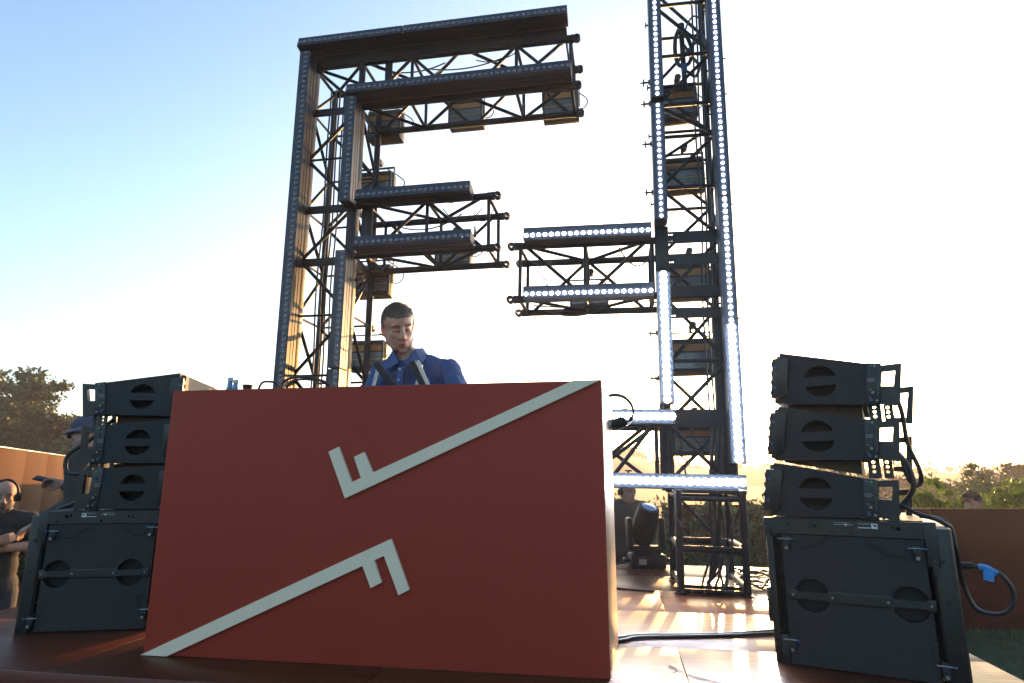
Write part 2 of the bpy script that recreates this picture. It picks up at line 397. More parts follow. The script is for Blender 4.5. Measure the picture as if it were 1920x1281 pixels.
# ------------------------------------------------------------------ trusses
CF, CR = 4.79, 5.22
class Truss:
    def __init__(s, root, X=I4): s.root = root; s.n = 0; s.rest = MB(); s.X = X; s.rest.X = X; s.sec = None
    def section(s, name):
        b = MB(); b.X = s.X; s.cur = b; s.curname = name; s.pend = []
    def chord(s, p, q, r=.030):
        b = MB(); b.X = s.X; b.cyl(p, q, r, 12); s.pend.append(('chord', b))
    def brace(s, p, q, r=.0155):
        s.n += 1
        if s.n > 98: s.rest.cyl(p, q, r, 8); return
        b = MB(); b.X = s.X; b.cyl(p, q, r, 8); s.pend.append(('brace', b))
    def plate(s, a, c): s.cur.b2(a, c, .002)
    def coupler(s, p, d):
        """forked end fitting with an eye on the end of a chord, pointing along d"""
        p, d = Vector(p), Vector(d)
        b = MB(); b.X = s.X; b.cyl(p - d * .015, p + d * .035, .034, 12)
        c = p + d * .075
        for s_ in (-1, 1):
            ang = [2 * PI * k / 14 for k in range(14)]
            outer = [(.033 * math.cos(a), .033 * math.sin(a)) for a in ang]; inner = [(.013 * math.cos(a), .013 * math.sin(a)) for a in ang]
            m = Matrix.Translation(c + Vector((0, .016 * s_ - .006, 0))) @ Matrix(((1, 0, 0, 0), (0, 0, 1, 0), (0, 1, 0, 0), (0, 0, 0, 1)))
            b.plate(outer, [inner], m, .012)
            b.b2(c + Vector((0, .016 * s_ - .006, -.03)) - d * .045, c + Vector((0, .016 * s_ + .006, .03)) - d * .026)
        s.pend.append(('coupler', b))
    def end(s):
        o = s.cur.build(s.curname, 'truss', s.root)
        for nme, b in s.pend: b.build(nme, 'truss', o)
        return o
    def face(s, A0, A1, B0, B1, n, mode):
        A0, A1, B0, B1 = map(Vector, (A0, A1, B0, B1))
        for i in range(n):
            t0, t1 = i / n, (i + 1) / n; tm = (t0 + t1) / 2
            a = lambda t: A0.lerp(A1, t)
            c = lambda t: B0.lerp(B1, t)
            if mode == 'V':
                s.brace(a(t0 + .04 / n), c(tm)); s.brace(a(t1 - .04 / n), c(tm)); s.brace(a(tm), c(tm))
            elif mode == 'A':
                s.brace(c(t0 + .04 / n), a(tm)); s.brace(c(t1 - .04 / n), a(tm)); s.brace(a(tm), c(tm))
            elif mode == 'Z':
                s.brace(a(t0), c(t1)) if i % 2 == 0 else s.brace(c(t0), a(t1))
            elif mode == 'S':
                s.brace(a(t1), c(t0)) if i % 2 == 0 else s.brace(c(t1), a(t0))
            elif mode == 'H':
                s.brace(a(t0), c(t0))
        if mode in 'VAH': s.brace(A1, B1)
        if mode in 'VA': s.brace(A0, B0)
    def finish(s):
        if s.n > 98:
            o = s.rest.build('far_lattice', 'truss', s.root); o['kind'] = 'stuff'
        else: s.rest.bm.free()

fl = thing('truss_gantry', 'black box truss gantry with unlit LED bars, left of the DJ', 'truss', (-2.45, 5.0, 0))
T = Truss(fl, Matrix.Translation((2.45, -5.0, 0)))
xa, xb = -2.70, -2.225
T.section('column_section')
for x in (xa, xb):
    for y in (CF, CR): T.chord((x, y, .02), (x, y, 4.56))
zb = [.02, .55, 1.07, 1.6, 2.12, 2.62, 3.1, 3.58, 4.07, 4.53]
for k in range(len(zb) - 1):
    z0, z1 = zb[k], zb[k + 1]
    if k > 1: T.brace((xa, CF, z0), (xb, CF, z0), .011)
    T.brace((xa, CR, z0), (xb, CR, z0), .011)
    if k % 2 == 0:
        T.brace((xa, CR, z0), (xb, CR, z1)); T.brace((xa, CF, z1), (xb, CF, z0)); T.brace((xb, CF, z0), (xb, CR, z1)); T.brace((xa, CF, z0), (xa, CR, z1))
    else:
        T.brace((xa, CR, z1), (xb, CR, z0)); T.brace((xa, CF, z0), (xb, CF, z1)); T.brace((xb, CF, z1), (xb, CR, z0)); T.brace((xa, CF, z1), (xa, CR, z0))
    if k > 3: T.brace((xa, CF, z0), (xa, CR, z0), .011); T.brace((xb, CF, z0), (xb, CR, z0), .011)
for z in (4.05, 3.09, 2.6): T.plate((xa + .01, CF - .012, z - .04), (xb - .01, CF - .004, z + .035)); T.plate((xb - .004, CF, z - .04), (xb + .004, CR, z + .035))
T.plate((xa - .085, CF - .032, .3), (xa + .03, CF + .05, 4.53)); T.plate((xb - .055, CF - .032, .3), (xb + .028, CF + .05, 4.05))
T.plate((xa - .02, CF - .02, 0), (xb + .02, CR + .02, .02))
T.end()
# top arm
T.section('arm_section')
for z in (4.53, 4.07):
    for y in (CF, CR): T.chord((xa if z > 4.3 else xb, y, z), (-.32, y, z)); T.coupler((-.32, y, z), (1, 0, 0))
ze, zt = 4.07, 4.53
T.face((xb, CF, zt), (-.30, CF, zt), (xb, CF, ze), (-.30, CF, ze), 2, 'A')
T.face((xb, CR, zt), (-.30, CR, zt), (xb, CR, ze), (-.30, CR, ze), 2, 'A')
T.face((xb, CF, zt), (-.30, CF, zt), (xb, CR, zt), (-.30, CR, zt), 2, 'V')
T.face((xb, CF, ze), (-.30, CF, ze), (xb, CR, ze), (-.30, CR, ze), 2, 'V')
T.brace((xa, CF, zt), (xb, CR, zt)); T.brace((xa, CR, zt), (xb, CF, zt)); T.brace((xa, CF, zt), (xa, CR, zt))
T.plate((-2.75, CF - .03, 4.545), (-.33, CF + .05, 4.645)); T.plate((-2.25, CF - .03, 4.08), (-.33, CF + .05, 4.125)); T.plate((-2.0, CF - .012, 4.10), (-1.93, CF - .004, 4.5)); T.plate((-.345, CF - .03, zt - .02), (-.33, CR, zt + .02)); T.plate((xb, CR + .03, ze - .03), (xb + .12, CR + .04, ze + .09))
T.end()
T.section('arm_section')
zt, ze = 3.10, 2.635
for z in (zt, ze):
    for y in (CF, CR): T.chord((xb, y, z), (-1.02, y, z)); T.coupler((-1.02, y, z), (1, 0, 0))
x1 = -1.02
T.face((-2.1, CF, zt), (x1, CF, zt), (-2.1, CF, ze), (x1, CF, ze), 1, 'A')
T.face((-2.1, CR, zt), (x1, CR, zt), (-2.1, CR, ze), (x1, CR, ze), 1, 'V')
T.face((-2.1, CR, zt), (x1, CR, zt), (-2.1, CF, zt), (x1, CF, zt), 1, 'A')
T.face((-2.1, CF, ze), (x1, CF, ze), (-2.1, CR, ze), (x1, CR, ze), 1, 'V')
T.plate((-2.15, CF - .013, ze), (-2.05, CF - .005, zt)); T.plate((xb, CR - .03, 2.8), (-1.98, CR - .022, 2.93))
T.end(); T.finish()

fr = thing('truss_tower', 'tall black box truss tower with lit LED bars standing right of the booth', 'truss tower', (.6, 5.0, 0))
T = Truss(fr, Matrix.Translation((-.6, -5.0, 0)) @ TILT)
xa, xb = .335, .79
T.section('column_section')
for x in (xa, xb):
    for y in (CF, CR): T.chord((x, y, .66), (x, y, 5.5))
zb = [.70, 1.16, 1.63, 2.14, 2.61, 3.05, 3.50, 3.79, 4.25, 4.75, 5.3]
for k in range(len(zb) - 1):
    z0, z1 = zb[k], zb[k + 1]
    for y in (CF, CR): T.brace((xa, y, z0), (xb, y, z0))
    if k % 2 == 0:
        T.brace((xa, CR, z0), (xb, CR, z1)); T.brace((xa, CF, z1), (xb, CF, z0)); T.brace((xb, CF, z0), (xb, CR, z1)); T.brace((xa, CF, z0), (xa, CR, z1))
    else:
        T.brace((xa, CR, z1), (xb, CR, z0)); T.brace((xa, CF, z0), (xb, CF, z1)); T.brace((xb, CF, z1), (xb, CR, z0)); T.brace((xa, CF, z1), (xa, CR, z0))
def holed(x0, x1, z0, z1, y):
    hs = []
    for hx in (x0 + .03, x0 + .055, x1 - .055, x1 - .03):
        for hz in (z0 + (z1 - z0) * .25, z0 + (z1 - z0) * .75):
            hs.append([(hx - .008, hz - .005), (hx + .008, hz - .005), (hx + .008, hz + .005), (hx - .008, hz + .005)])
    T.cur.plate([(x0, z0), (x1, z0), (x1, z1), (x0, z1)], hs, Matrix.Translation((0, y, 0)) @ mF, .006)
for z0, z1 in ((2.56, 2.66), (2.385, 2.475), (2.13, 2.215), (1.955, 2.04), (1.13, 1.26)):
    holed(xa + .02, xb - .0, z0, z1, CF - .03)
T.plate((xa - .05, CF - .045, 2.30), (xa + .05, CF - .03, 2.705)); T.plate((xa - .05, CF - .045, 3.705), (xa + .05, CF - .03, 3.765))
T.plate((xb + .035, CF + .03, .9), (xb + .042, CF + .14, 5.2)); T.plate((xa - .06, CF + .01, .7), (xa + .04, CF + .09, 1.25)); T.plate((xb - .09, CF + .03, .75), (xb - .02, CF + .12, 2.0))
T.end()
T.section('arm_section')
zt, ze, x1 = 2.605, 2.15, -.80
for z in (zt, ze):
    for y in (CF, CR): T.chord((xa, y, z), (x1, y, z)); T.coupler((x1, y, z), (-1, 0, 0))
x0 = .26
T.face((x0, CF, zt), (x1, CF, zt), (x0, CF, ze), (x1, CF, ze), 1, 'V')
T.face((x0, CR, zt), (x1, CR, zt), (x0, CR, ze), (x1, CR, ze), 1, 'A')
T.face((x0, CF, zt), (x1, CF, zt), (x0, CR, zt), (x1, CR, zt), 1, 'V')
T.face((x0, CF, ze), (x1, CF, ze), (x0, CR, ze), (x1, CR, ze), 1, 'V')
T.end()
T.section('arm_section')
zt, ze, x1 = 1.16, .71, -.95
for z in (zt, ze):
    for y in (CF, CR): T.chord((xa, y, z), (x1, y, z)); T.coupler((x1, y, z), (-1, 0, 0))
x0 = .25
T.face((x0, CF, zt), (x1, CF, zt), (x0, CF, ze), (x1, CF, ze), 1, 'V')
T.brace((.22, CF, zt - .02), (-.1, CF, ze + .02)); T.brace((x0, CR, zt), (-.35, CR, ze)); T.brace((-.35, CR, zt), (x0, CR, ze))
T.plate((x1 + .02, CF - .02, .02), (x1 + .08, CR + .02, ze)); T.plate((x1 - .05, CF - .05, 0), (x1 + .15, CR + .05, .02))
T.end()
# base frame of scuffed tube
b = MB(); b.X = T.X
bx0, bx1, by0, by1 = .372, .80, 4.575, 5.2
for x in (bx0, bx1):
    for y in (by0, by1):
        b.cyl((x, y, .0), (x, y, .68), .026, 14); b.cyl((x, y, .0), (x, y, .012), .04, 14)
    b.cyl((x, by0, .30), (x, by1, .30), .02, 12); b.cyl((x, by0, .05), (x, by1, .05), .02, 12)
    b.cyl((x, by0, .64), (x, by1, .64), .02, 12)
for y in (by0, by1):
    b.cyl((bx0, y, .29), (bx1, y, .29), .024, 14); b.cyl((bx0, y, .625), (bx1, y, .625), .018, 12)
b.cyl((bx0 + .05, by1, .62), (bx1 - .08, by1, .30), .012); b.cyl((bx0, by0 + .02, .62), (bx0, by1, .31), .012); b.cyl((bx1, by0 + .02, .62), (bx1, by1, .31), .012)
b.b2((bx0 + .02, by0 + .1, .002), (bx1 - .02, by0 + .42, .045)); b.cyl((bx0, by0, .02), (bx1, by0, .02), .016, 10)
b.b2((bx0 - .03, by0 - .01, .66), (bx1 + .03, by1, .685))
b.build('base_frame', 'steel', fr)
T.finish()

# ------------------------------------------------------------------ strobe lights hung in the trusses
def strobe(x, y, z, w, h, label, tilt=0, copy=None):
    t = thing('strobe_light', label, 'stage light', (x, y, z), 0, 'strobe panels hung inside the trusses')
    t.rotation_euler = (tilt, 0, 0)
    b = MB(); d = .13
    b.plate([(-w / 2, -h / 2), (w / 2, -h / 2), (w / 2, h / 2), (-w / 2, h / 2)],
            [[(-w / 2 + .018, -h * .36), (w / 2 - .018, -h * .36), (w / 2 - .018, h * .36), (-w / 2 + .018, h * .36)]], mF, .012)
    b.b2((-w / 2, 0.001, -h / 2), (w / 2, d, h / 2), .004)
    b.build('housing', 'strobe', t)
    b = MB(); b.b2((-w / 2 + .019, -.004, h * .16), (w / 2 - .019, 0.0, h * .355)); b.build('reflector', 'amber', t)
    b = MB(); b.b2((-w / 2 + .019, -.004, -h * .355), (w / 2 - .019, 0.0, h * .10))
    for k in range(5):
        zz = -h * .34 + k * h * .085
        b.b2((-w / 2 + .019, -.007, zz), (w / 2 - .019, -.0042, zz + h * .012))
    b.build('louvre_panel', 'louver', t)
    b = MB(); b.b2((-w / 2 + .02, -.009, -h * .135), (w / 2 - .02, -.0072, -h * .11)); b.build('seal', 'yline', t)
    b = MB()
    b.b2((-w / 2 - .012, .04, -.02), (-w / 2 - .004, .07, h / 2 + .06)); b.b2((w / 2 + .004, .04, -.02), (w / 2 + .012, .07, h / 2 + .06)); b.b2((-w / 2 - .012, .04, h / 2 + .06), (w / 2 + .012, .07, h / 2 + .068))
    b.cyl((0, .055, h / 2 + .068), (0, .055, h / 2 + .12), .014); b.cyl((.02, .02, h / 2 + .13), (.02, .09, h / 2 + .13), .03)
    b.build('yoke', 'strobe', t)
    b = MB(); b.tube([(w / 2 - .02, d, 0), (w / 2 + .05, d + .03, .03), (w / 2 + .07, d + .02, h * .4), (w * .2, d, h / 2 + .1)], .006); b.build('power_lead', 'cable', t)
    return t
for x, z, h, lab in ((.635, 4.13, .31, 'strobe panel with copper strip highest in the right tower'), (.655, 3.42, .31, 'strobe panel in the right tower, second from the top'),
                  (.64, 2.42, .31, 'strobe panel in the right tower level with the arm'), (.63, 1.76, .30, 'strobe panel in the right tower below the arm'), (.60, 1.06, .24, 'grey strobe panel lowest in the right tower, above the foot row of lights')):
    strobe(x, 5.30, z, .345, h, lab)
for x, z, h, lab in ((-1.37, 4.25, .27, 'dark strobe panel in the middle of the top arm'), (-.44, 4.25, .30, 'dark strobe panel at the free end of the top arm'),
                  (-2.2, 4.20, .30, 'dark strobe panel in the corner where column and top arm meet'), (-2.27, 3.55, .28, 'strobe panel in the left column above the middle arm'),
                  (-1.47, 2.80, .22, 'strobe panel low inside the middle left arm'), (-2.24, 2.58, .30, 'strobe panel in the left column just below the middle arm'),
                  (-2.27, 1.86, .28, 'strobe panel in the left column beside the DJ shoulder'), (-.22, 2.33, .2, 'strobe panel inside the right tower arm')):
    strobe(x, 5.30, z, .34, h, lab)

# ------------------------------------------------------------------ speakers
def half_moon(cx, cz, r, top, gap=.016, n=14):
    a0 = math.asin(gap / r)
    rng = [a0 + (PI - 2 * a0) * k / n for k in range(n + 1)]
    return [(cx + r * math.cos(a), cz + (r * math.sin(a) if top else -r * math.sin(a))) for a in rng]
mF_ = mF
def mirror_poly(p, mir, W): return [(W - x, z) for x, z in p] if mir else p
def array_speaker(P0, rotz, quad, mir, label, group, W=.69, depth=.72, blue=True):
    """quad: front-bottom, front-top, rear-top, rear-bottom in (v, z); v runs from the front to the rear of the cabinet"""
    zb0 = quad[0][1]
    t = thing('line_array_speaker', label, 'speaker', P0, rotz, group)
    X = Matrix.Diagonal((-1, 1, 1, 1)) if mir else I4
    X = Matrix.Translation((W if mir else 0, 0, 0)) @ X
    def nb(): q = MB(); q.X = X; return q
    fb, ft, rt, rb = quad
    b = nb(); b.prism([fb, ft, rt, rb], Matrix.Translation((0, depth, 0)) @ mF, depth - .076, .004)
    b.build('cabinet', 'spk', t)
    cx = fb[0] + (rb[0] - fb[0]) * .46 + .02; cz = (fb[1] + ft[1] + rt[1] + rb[1]) / 4
    hs = [half_moon(cx, cz + .004, .066, True), half_moon(cx, cz - .004, .066, False)]
    b = nb(); b.plate([fb, ft, rt, rb], hs, Matrix.Translation((0, .0755, 0)) @ mF, .0755); b.build('side_panel', 'spk', t)
    for s_ in (1, -1):
        b = nb(); b.ell((cx, .0745, cz + s_ * .032), (.056, .004, .024)); b.build('handle_pocket', 'foam', t)
    # front grille seen edge on
    b = nb(); b.prism([(fb[0] - .02, fb[1] + .01), (ft[0] - .02, ft[1] - .01), (ft[0] - .001, ft[1] - .006), (fb[0] - .001, fb[1] + .006)], Matrix.Translation((0, depth - .01, 0)) @ mF, depth - .05)
    b.build('front_grille', 'grille', t)
    # front rigging plate with its pins
    f = lambda k, dz=0: (fb[0] + (ft[0] - fb[0]) * k, fb[1] + (ft[1] - fb[1]) * k)
    p0, p1 = f(.10), f(.88)
    b = nb(); b.prism([(p0[0] - .028, p0[1]), (p1[0] - .028, p1[1]), (p1[0] + .035, p1[1]), (p1[0] + .04, p1[1] - .012), (p0[0] + .04, p0[1] + .012), (p0[0] + .03, p0[1])], Matrix.Translation((0, -.001, 0)) @ mF, .024, .004)
    for k in (.22, .42, .6, .78):
        q = f(k); b.cyl((q[0] - .010, -.03, q[1]), (q[0] - .010, -.02, q[1]), .008, 10); b.b2((q[0] - .031, -.028, q[1] - .012), (q[0] - .026, .0, q[1] + .008))
    b.build('rigging_rail', 'rig', t)
    for k in (.3, .7):
        q = f(k); b = nb(); b.cyl((q[0] - .012, -.033, q[1]), (q[0] - .012, -.0255, q[1]), .006, 10); b.build('pin', 'blue', t)
    # rear connector plate, a bit proud
    v0 = rb[0] - .004; w = .05
    b = nb(); b.prism([(v0, rb[1] - .004), (v0 + (rt[0] - rb[0]), rt[1] + .004), (rt[0] + w, rt[1] - .004), (rb[0] + w, rb[1] - .004)], Matrix.Translation((0, .06, 0)) @ mF, .066, .003)
    b.build('rear_plate', 'rig', t)
    lerp = lambda k: (v0 + (rt[0] - rb[0]) * k, rb[1] + (rt[1] - rb[1]) * k)
    for k, dv, r, mt in ((.92, .03, .004, 'green'), (.75, .03, .0065, 'rig'), (.28, .026, .005, 'grey'), (.10, .02, .0055, 'blue'), (.08, .042, .0045, 'grey')):
        q = lerp(k); b = nb(); b.cyl((q[0] + dv, -.0125, q[1]), (q[0] + dv, -.0062, q[1]), r * 1.25, 12, r); b.build('knob', mt, t)
    b = nb()
    for k, x0, x1 in ((.94, .006, .02), (.62, .004, .03), (.585, .004, .034), (.55, .006, .03), (.36, .008, .022), (.16, .01, .02)):
        q = lerp(k); b.b2((q[0] + x0, -.0072, q[1] - .0012), (q[0] + x1, -.0061, q[1] + .0012))
    for k in range(7):
        q = lerp(.22 + .05 * k); b.b2((q[0] + .043, -.0072, q[1] - .001), (q[0] + .048, -.0061, q[1] + .001))
    b.build('lettering', 'grey', t)
    # rear handle frame
    q0, q1 = lerp(.02), lerp(.95); x0 = rb[0] + w + .001; hx = .08
    for yy in (.05, .52):
        b = nb()
        b.plate([(q0[0] + w, q0[1]), (q1[0] + w, q1[1]), (q1[0] + w + hx, q1[1] + .004), (q0[0] + w + hx - .004, q0[1] - .012)],
                [[(q0[0] + w + .006 + (q1[0] - q0[0]) * .45 * (yy < .3), q0[1] + (.075 if yy < .3 else .02)), (q1[0] + w + .006, q1[1] - .026), (q1[0] + w + hx - .026, q1[1] - .024), (q0[0] + w + hx - .028 + (q1[0] - q0[0]) * .45 * (yy < .3), q0[1] + (.072 if yy < .3 else .018))]],
                Matrix.Translation((.055 if yy > .3 else 0, yy, -.045 if yy > .3 else 0)) @ mF, .03)
        b.build('rear_handle', 'rig', t)
    b = nb(); b.cyl((rb[0] + w + .03, .10, q0[1] + .05), (rb[0] + w + .055, .10, q0[1] + .05), .02, 12); b.cyl((rb[0] + w + .02, .16, q0[1] + .06), (rb[0] + w + .05, .16, q0[1] + .06), .016, 12)
    b.build('connector', 'plastic', t)
    if zb0 > .7:
        b = nb(); b.prism([(fb[0] + .03, fb[1] - .003), (fb[0] + .03, fb[1] - .010), (rb[0] - .02, rb[1] - .062), (rb[0] - .02, rb[1] - .003)], Matrix.Translation((0, depth - .06, 0)) @ mF, depth - .16); b.build('splay_wedge', 'wedge', t)  # added block that closes the gap, coloured like its sun-warmed underside
    # perforated spine plate that joins it to the box below
    b = nb(); hp = [[(q0[0] + .03 + .007 * math.cos(a), q0[1] - .012 - .02 * j + .007 * math.sin(a)) for a in np.linspace(0, 2 * PI, 9)[:-1]] for j in range(3)]
    b.plate([(q0[0] + .008, q0[1] - .08), (q0[0] + .055, q0[1] - .08), (q0[0] + .055, q0[1] + .0), (q0[0] + .008, q0[1] + .0)], hp, Matrix.Translation((0, .045, 0)) @ mF, .008)
    b.plate([(q0[0] + .065, q0[1] - .08), (q0[0] + .1, q0[1] - .08), (q0[0] + .1, q0[1] + .0), (q0[0] + .065, q0[1] + .0)], [[(x + .05, z) for x, z in h] for h in hp], Matrix.Translation((0, .09, 0)) @ mF, .008)
    b.build('spine_plate', 'rig', t)
    return t

def subwoofer(P0, rotz, mir, label, group, W=.69, H=.60, depth=.72):
    t = thing('subwoofer', label, 'speaker', P0, rotz, group)
    X = Matrix.Translation((W if mir else 0, 0, 0)) @ (Matrix.Diagonal((-1, 1, 1, 1)) if mir else I4)
    def nb(): q = MB(); q.X = X; return q
    b = nb(); b.b2((.03, .085, .006), (.60, depth, H - .006), .004); b.build('cabinet', 'spk', t)
    circ = lambda cx, cz, r, n=28: [(cx + r * math.cos(2 * PI * k / n), cz + r * math.sin(2 * PI * k / n)) for k in range(n)]
    cs = [(.168, .285), (.522, .283)]; Rr = .068
    b = nb(); b.plate([(.065, .006), (.592, .006), (.592, .53), (.065, .53)], [circ(x, z, Rr) for x, z in cs], Matrix.Translation((0, .0845, 0)) @ mF, .0845); b.build('side_panel', 'spk', t)
    for x, z in cs:
        b = nb(); b.lathe([(.001, 0), (.03, .004), (.055, .018), (.0665, .045)], Matrix.Translation((x, .0835, z)) @ Matrix.Rotation(PI / 2, 4, 'X'), 28); b.build('handle_pocket', 'foam', t)
    # strap across both handles
    ol = [(.075, -.022), (.105, -.022), (.118, -.013), (.222, -.013), (.235, -.022), (.455, -.022), (.468, -.013), (.572, -.013), (.583, -.022), (.606, -.022), (.606, .022), (.583, .022), (.572, .013), (.468, .013), (.455, .022), (.235, .022), (.222, .013), (.118, .013), (.105, .022), (.075, .022)]
    b = nb(); b.prism([(x, .284 + z) for x, z in ol], Matrix.Translation((0, -.0005, 0)) @ mF, .007, .001); sp = b.build('handle_strap', 'rig', t)
    for x in (.093, .245, .445, .59):
        b = nb(); b.cyl((x, -.0115, .284), (x, -.0078, .284), .0052, 12); b.cyl((x, -.0125, .284), (x, -.0116, .284), .003, 6); b.build('bolt', 'bolt', sp)
    # top rigging rail
    b = nb(); holes = [circ(x, z, r, 10) for x, z, r in ((.10, .575, .004), (.185, .565, .005), (.205, .57, .006), (.34, .548, .006), (.49, .575, .006), (.51, .57, .009), (.555, .545, .004))]
    b.plate([(.03, .534), (.602, .534), (.602, .597), (.03, .597)], holes, Matrix.Translation((0, .02, 0)) @ mF, .026); rl = b.build('top_rail', 'rig', t)
    b = nb(); b.b2((.03, .03, .597), (.60, depth - .03, .601)); b.build('top_plate', 'rig', t)
    b = nb()
    for x0, x1, z in ((.275, .34, .588), (.275, .35, .581), (.277, .345, .5785), (.365, .42, .588), (.37, .41, .583)): b.b2((x0, -.0068, z - .001), (x1, -.0061, z + .001))
    b.build('lettering', 'grey', t)
    b = nb(); m = Matrix.Translation((0, -.0061, 0)) @ mF
    b.prism([(.322, .573), (.316, .583), (.328, .583)], m, .001); b.b2((.366, -.0071, .568), (.413, -.0061, .571))
    b.plate([(.416, .567), (.438, .567), (.438, .587), (.416, .587)], [[(.421, .580), (.4345, .571), (.4345, .583), (.421, .583)]], m, .001)
    b.build('logo', 'white', t)
    # corner posts
    b = nb(); b.b2((.0, .01, .0), (.028, depth, .555), .004); b.b2((-.004, .0, .52), (.05, .03, .600), .003); b.b2((.008, -.004, .42), (.02, .01, .535)); b.b2((.03, -.004, .0), (.062, .03, .12), .003)
    b.b2((-.016, .02, .16), (-.001, .09, .30), .003)
    b.build('front_post', 'rig', t)
    b = nb(); prof = [(.608, .01), (.62, -.004), (.668, -.004), (.682, .004), (.69, .02), (.69, depth - .02), (.668, depth), (.608, depth)]
    b.prism(prof, Matrix.Identity(4), .575, .003); b.build('rear_post', 'rig', t)
    b = nb(); b.b2((.596, -.008, .43), (.64, .002, .60), .003); b.b2((.612, -.010, .40), (.632, -.0045, .46)); b.build('rear_bracket', 'rig', t)
    for x, z in ((.016, .46), (.014, .30), (.013, .09), (.648, .45), (.648, .30), (.648, .11)):
        b = nb(); b.cyl((x, -.0065 if x > .1 else .008, z), (x, -.0042 if x > .1 else .0102, z), .0065, 10); b.build('recess', 'foam', t)
    # latches with safety pins and wire lanyards
    for x, z, s_ in ((.085, .50, 1), (.565, .485, -1), (.075, .09, 1), (.61, .06, -1)):
        b = nb(); b.b2((x - .014, -.014, z - .03), (x + .014, -.0005, z + .022), .003); b.cyl((x, -.024, z - .024), (x, -.014, z - .024), .011, 10); l_ = b.build('latch', 'rig', t)
        b = nb(); b.cyl((x, -.026, z - .024), (x, -.0242, z - .024), .007, 10); b.build('latch_bolt', 'bolt', l_)
        b = nb(); b.cyl((x - .035 * s_, -.012, z + .012), (x + .03 * s_, -.012, z + .012), .0035, 8); b.build('pin', 'bolt', l_)
        b = nb(); b.cyl((x - .0 * s_ + .02, -.017, z + .012), (x + .03, -.017, z + .012), .0045, 8); b.build('pin_tip', 'blue', l_)
        b = nb()
        if z > .3: b.tube([(x - .01 * s_, -.014, z + .01), (x + .05 * s_, -.011, z - .02), (x + .11 * s_, -.011, z - .012), (x + .17 * s_, -.012, z + .035)], .0022, 6)
        else: b.tube([(x + .03, -.014, z + .012), (x + .045 * s_, -.011, z + .05), (x + .035 * s_, -.010, z + .085), (x + .01 * s_, -.011, z + .09)], .0022, 6)
        b.build('lanyard', 'cable', l_)
    for x in (.05, .62):
        for y in (.06, .66):
            b = nb(); b.cyl((x, y, 0.0), (x, y, .006), .02, 12); b.build('foot', 'plastic', t)
    return t

PR, aR = (.624, 3.032, 0), R(-20.57)
PL, aL = (-3.059, 2.902, 0), R(17.75)
gS = 'line array cabinets stacked on the two subwoofers'
subwoofer(PR, aR, False, 'big black subwoofer on the stage at right, closest to the camera', 'the two subwoofers')
for q, nm in (([(.03, .608), (.06, .838), (.41, .768), (.397, .608)], 'black wedge speaker directly on the right subwoofer'),
              ([(.065, .85), (.10, 1.09), (.44, 1.014), (.424, .846)], 'black wedge speaker in the middle of the right stack'),
              ([(.102, 1.102), (.126, 1.335), (.474, 1.254), (.452, 1.078)], 'black wedge speaker on top of the right stack')):
    array_speaker(PR, aR, q, False, nm, gS)
subwoofer(PL, aL, True, 'big black subwoofer on the stage at left, half behind the booth', 'the two subwoofers')
for q, nm in (([(.03, .608), (.034, .838), (.365, .820), (.375, .608)], 'black wedge speaker directly on the left subwoofer'),
              ([(.03, .849), (.038, 1.092), (.385, 1.050), (.382, .848)], 'black wedge speaker in the middle of the left stack'),
              ([(.03, 1.107), (.032, 1.348), (.418, 1.286), (.395, 1.108)], 'black wedge speaker on top of the left stack with sunlit front')):
    array_speaker(PL, aL, q, True, nm, gS)

def stackpt(P0, a, p):
    u = Vector((math.cos(a), math.sin(a), 0)); d = Vector((-math.sin(a), math.cos(a), 0))
    return Vector(P0) + u * p[0] + d * p[1] + Vector((0, 0, p[2]))
def sc(P0, a, pts, r, label, group='speaker leads of the two stacks'):
    return cable([stackpt(P0, a, p) for p in pts], r, label, group)
sc(PR, aR, [(.50, .12, 1.15), (.554, .19, 1.149), (.581, .2, 1.064), (.588, .2, .923), (.619, .2, .808), (.618, .21, .755), (.593, .21, .738), (.57, .2, .786), (.555, .2, .86), (.50, .2, .91)], .0095, 'thick black lead looping down from the top right speaker')
sc(PR, aR, [(.48, .14, .90), (.522, .2, .901), (.575, .2, .831), (.587, .2, .729), (.534, .2, .65), (.509, .2, .605)], .011, 'black lead bending down beside the lowest right speaker')
sc(PR, aR, [(.44, .15, .68), (.501, .15, .672), (.589, .13, .625), (.655, .12, .603), (.70, .15, .57)], .0095, 'black lead lying across the rear corner of the right subwoofer')
sc(PR, aR, [(.60, .22, .611), (.655, .2, .605), (.697, .17, .58), (.703, .12, .5), (.716, .2, .358), (.747, .2, .259), (.814, .2, .242), (.86, .2, .27), (.877, .2, .331), (.851, .2, .389), (.802, .2, .416), (.714, .2, .42), (.692, .2, .42)], .0088, 'black lead with blue tape making a wide loop right of the subwoofer')
b = MB(); q = [stackpt(PR, aR, p) for p in ((.835, .2, .398), (.80, .2, .417), (.775, .2, .418))]
b.tube(q, .0115, 8); q = [stackpt(PR, aR, p) for p in ((.79, .185, .414), (.826, .185, .405), (.817, .185, .365), (.785, .185, .372))]
b._add(q + [p + Vector((.0, .003, 0)) for p in q], [(0, 1, 2, 3), (7, 6, 5, 4), (0, 4, 5, 1), (1, 5, 6, 2), (2, 6, 7, 3), (3, 7, 4, 0)])
tag(b.build('tape_flag', 'tape'), 'bright blue tape flag on the cable loop at far right', 'tape')
b = MB(); b.cyl(stackpt(PR, aR, (.688, .2, .42)), stackpt(PR, aR, (.76, .2, .42)), .014, 12); tag(b.build('cable_plug', 'plastic'), 'black plug with cable loop on the rear of the right subwoofer', 'plug')
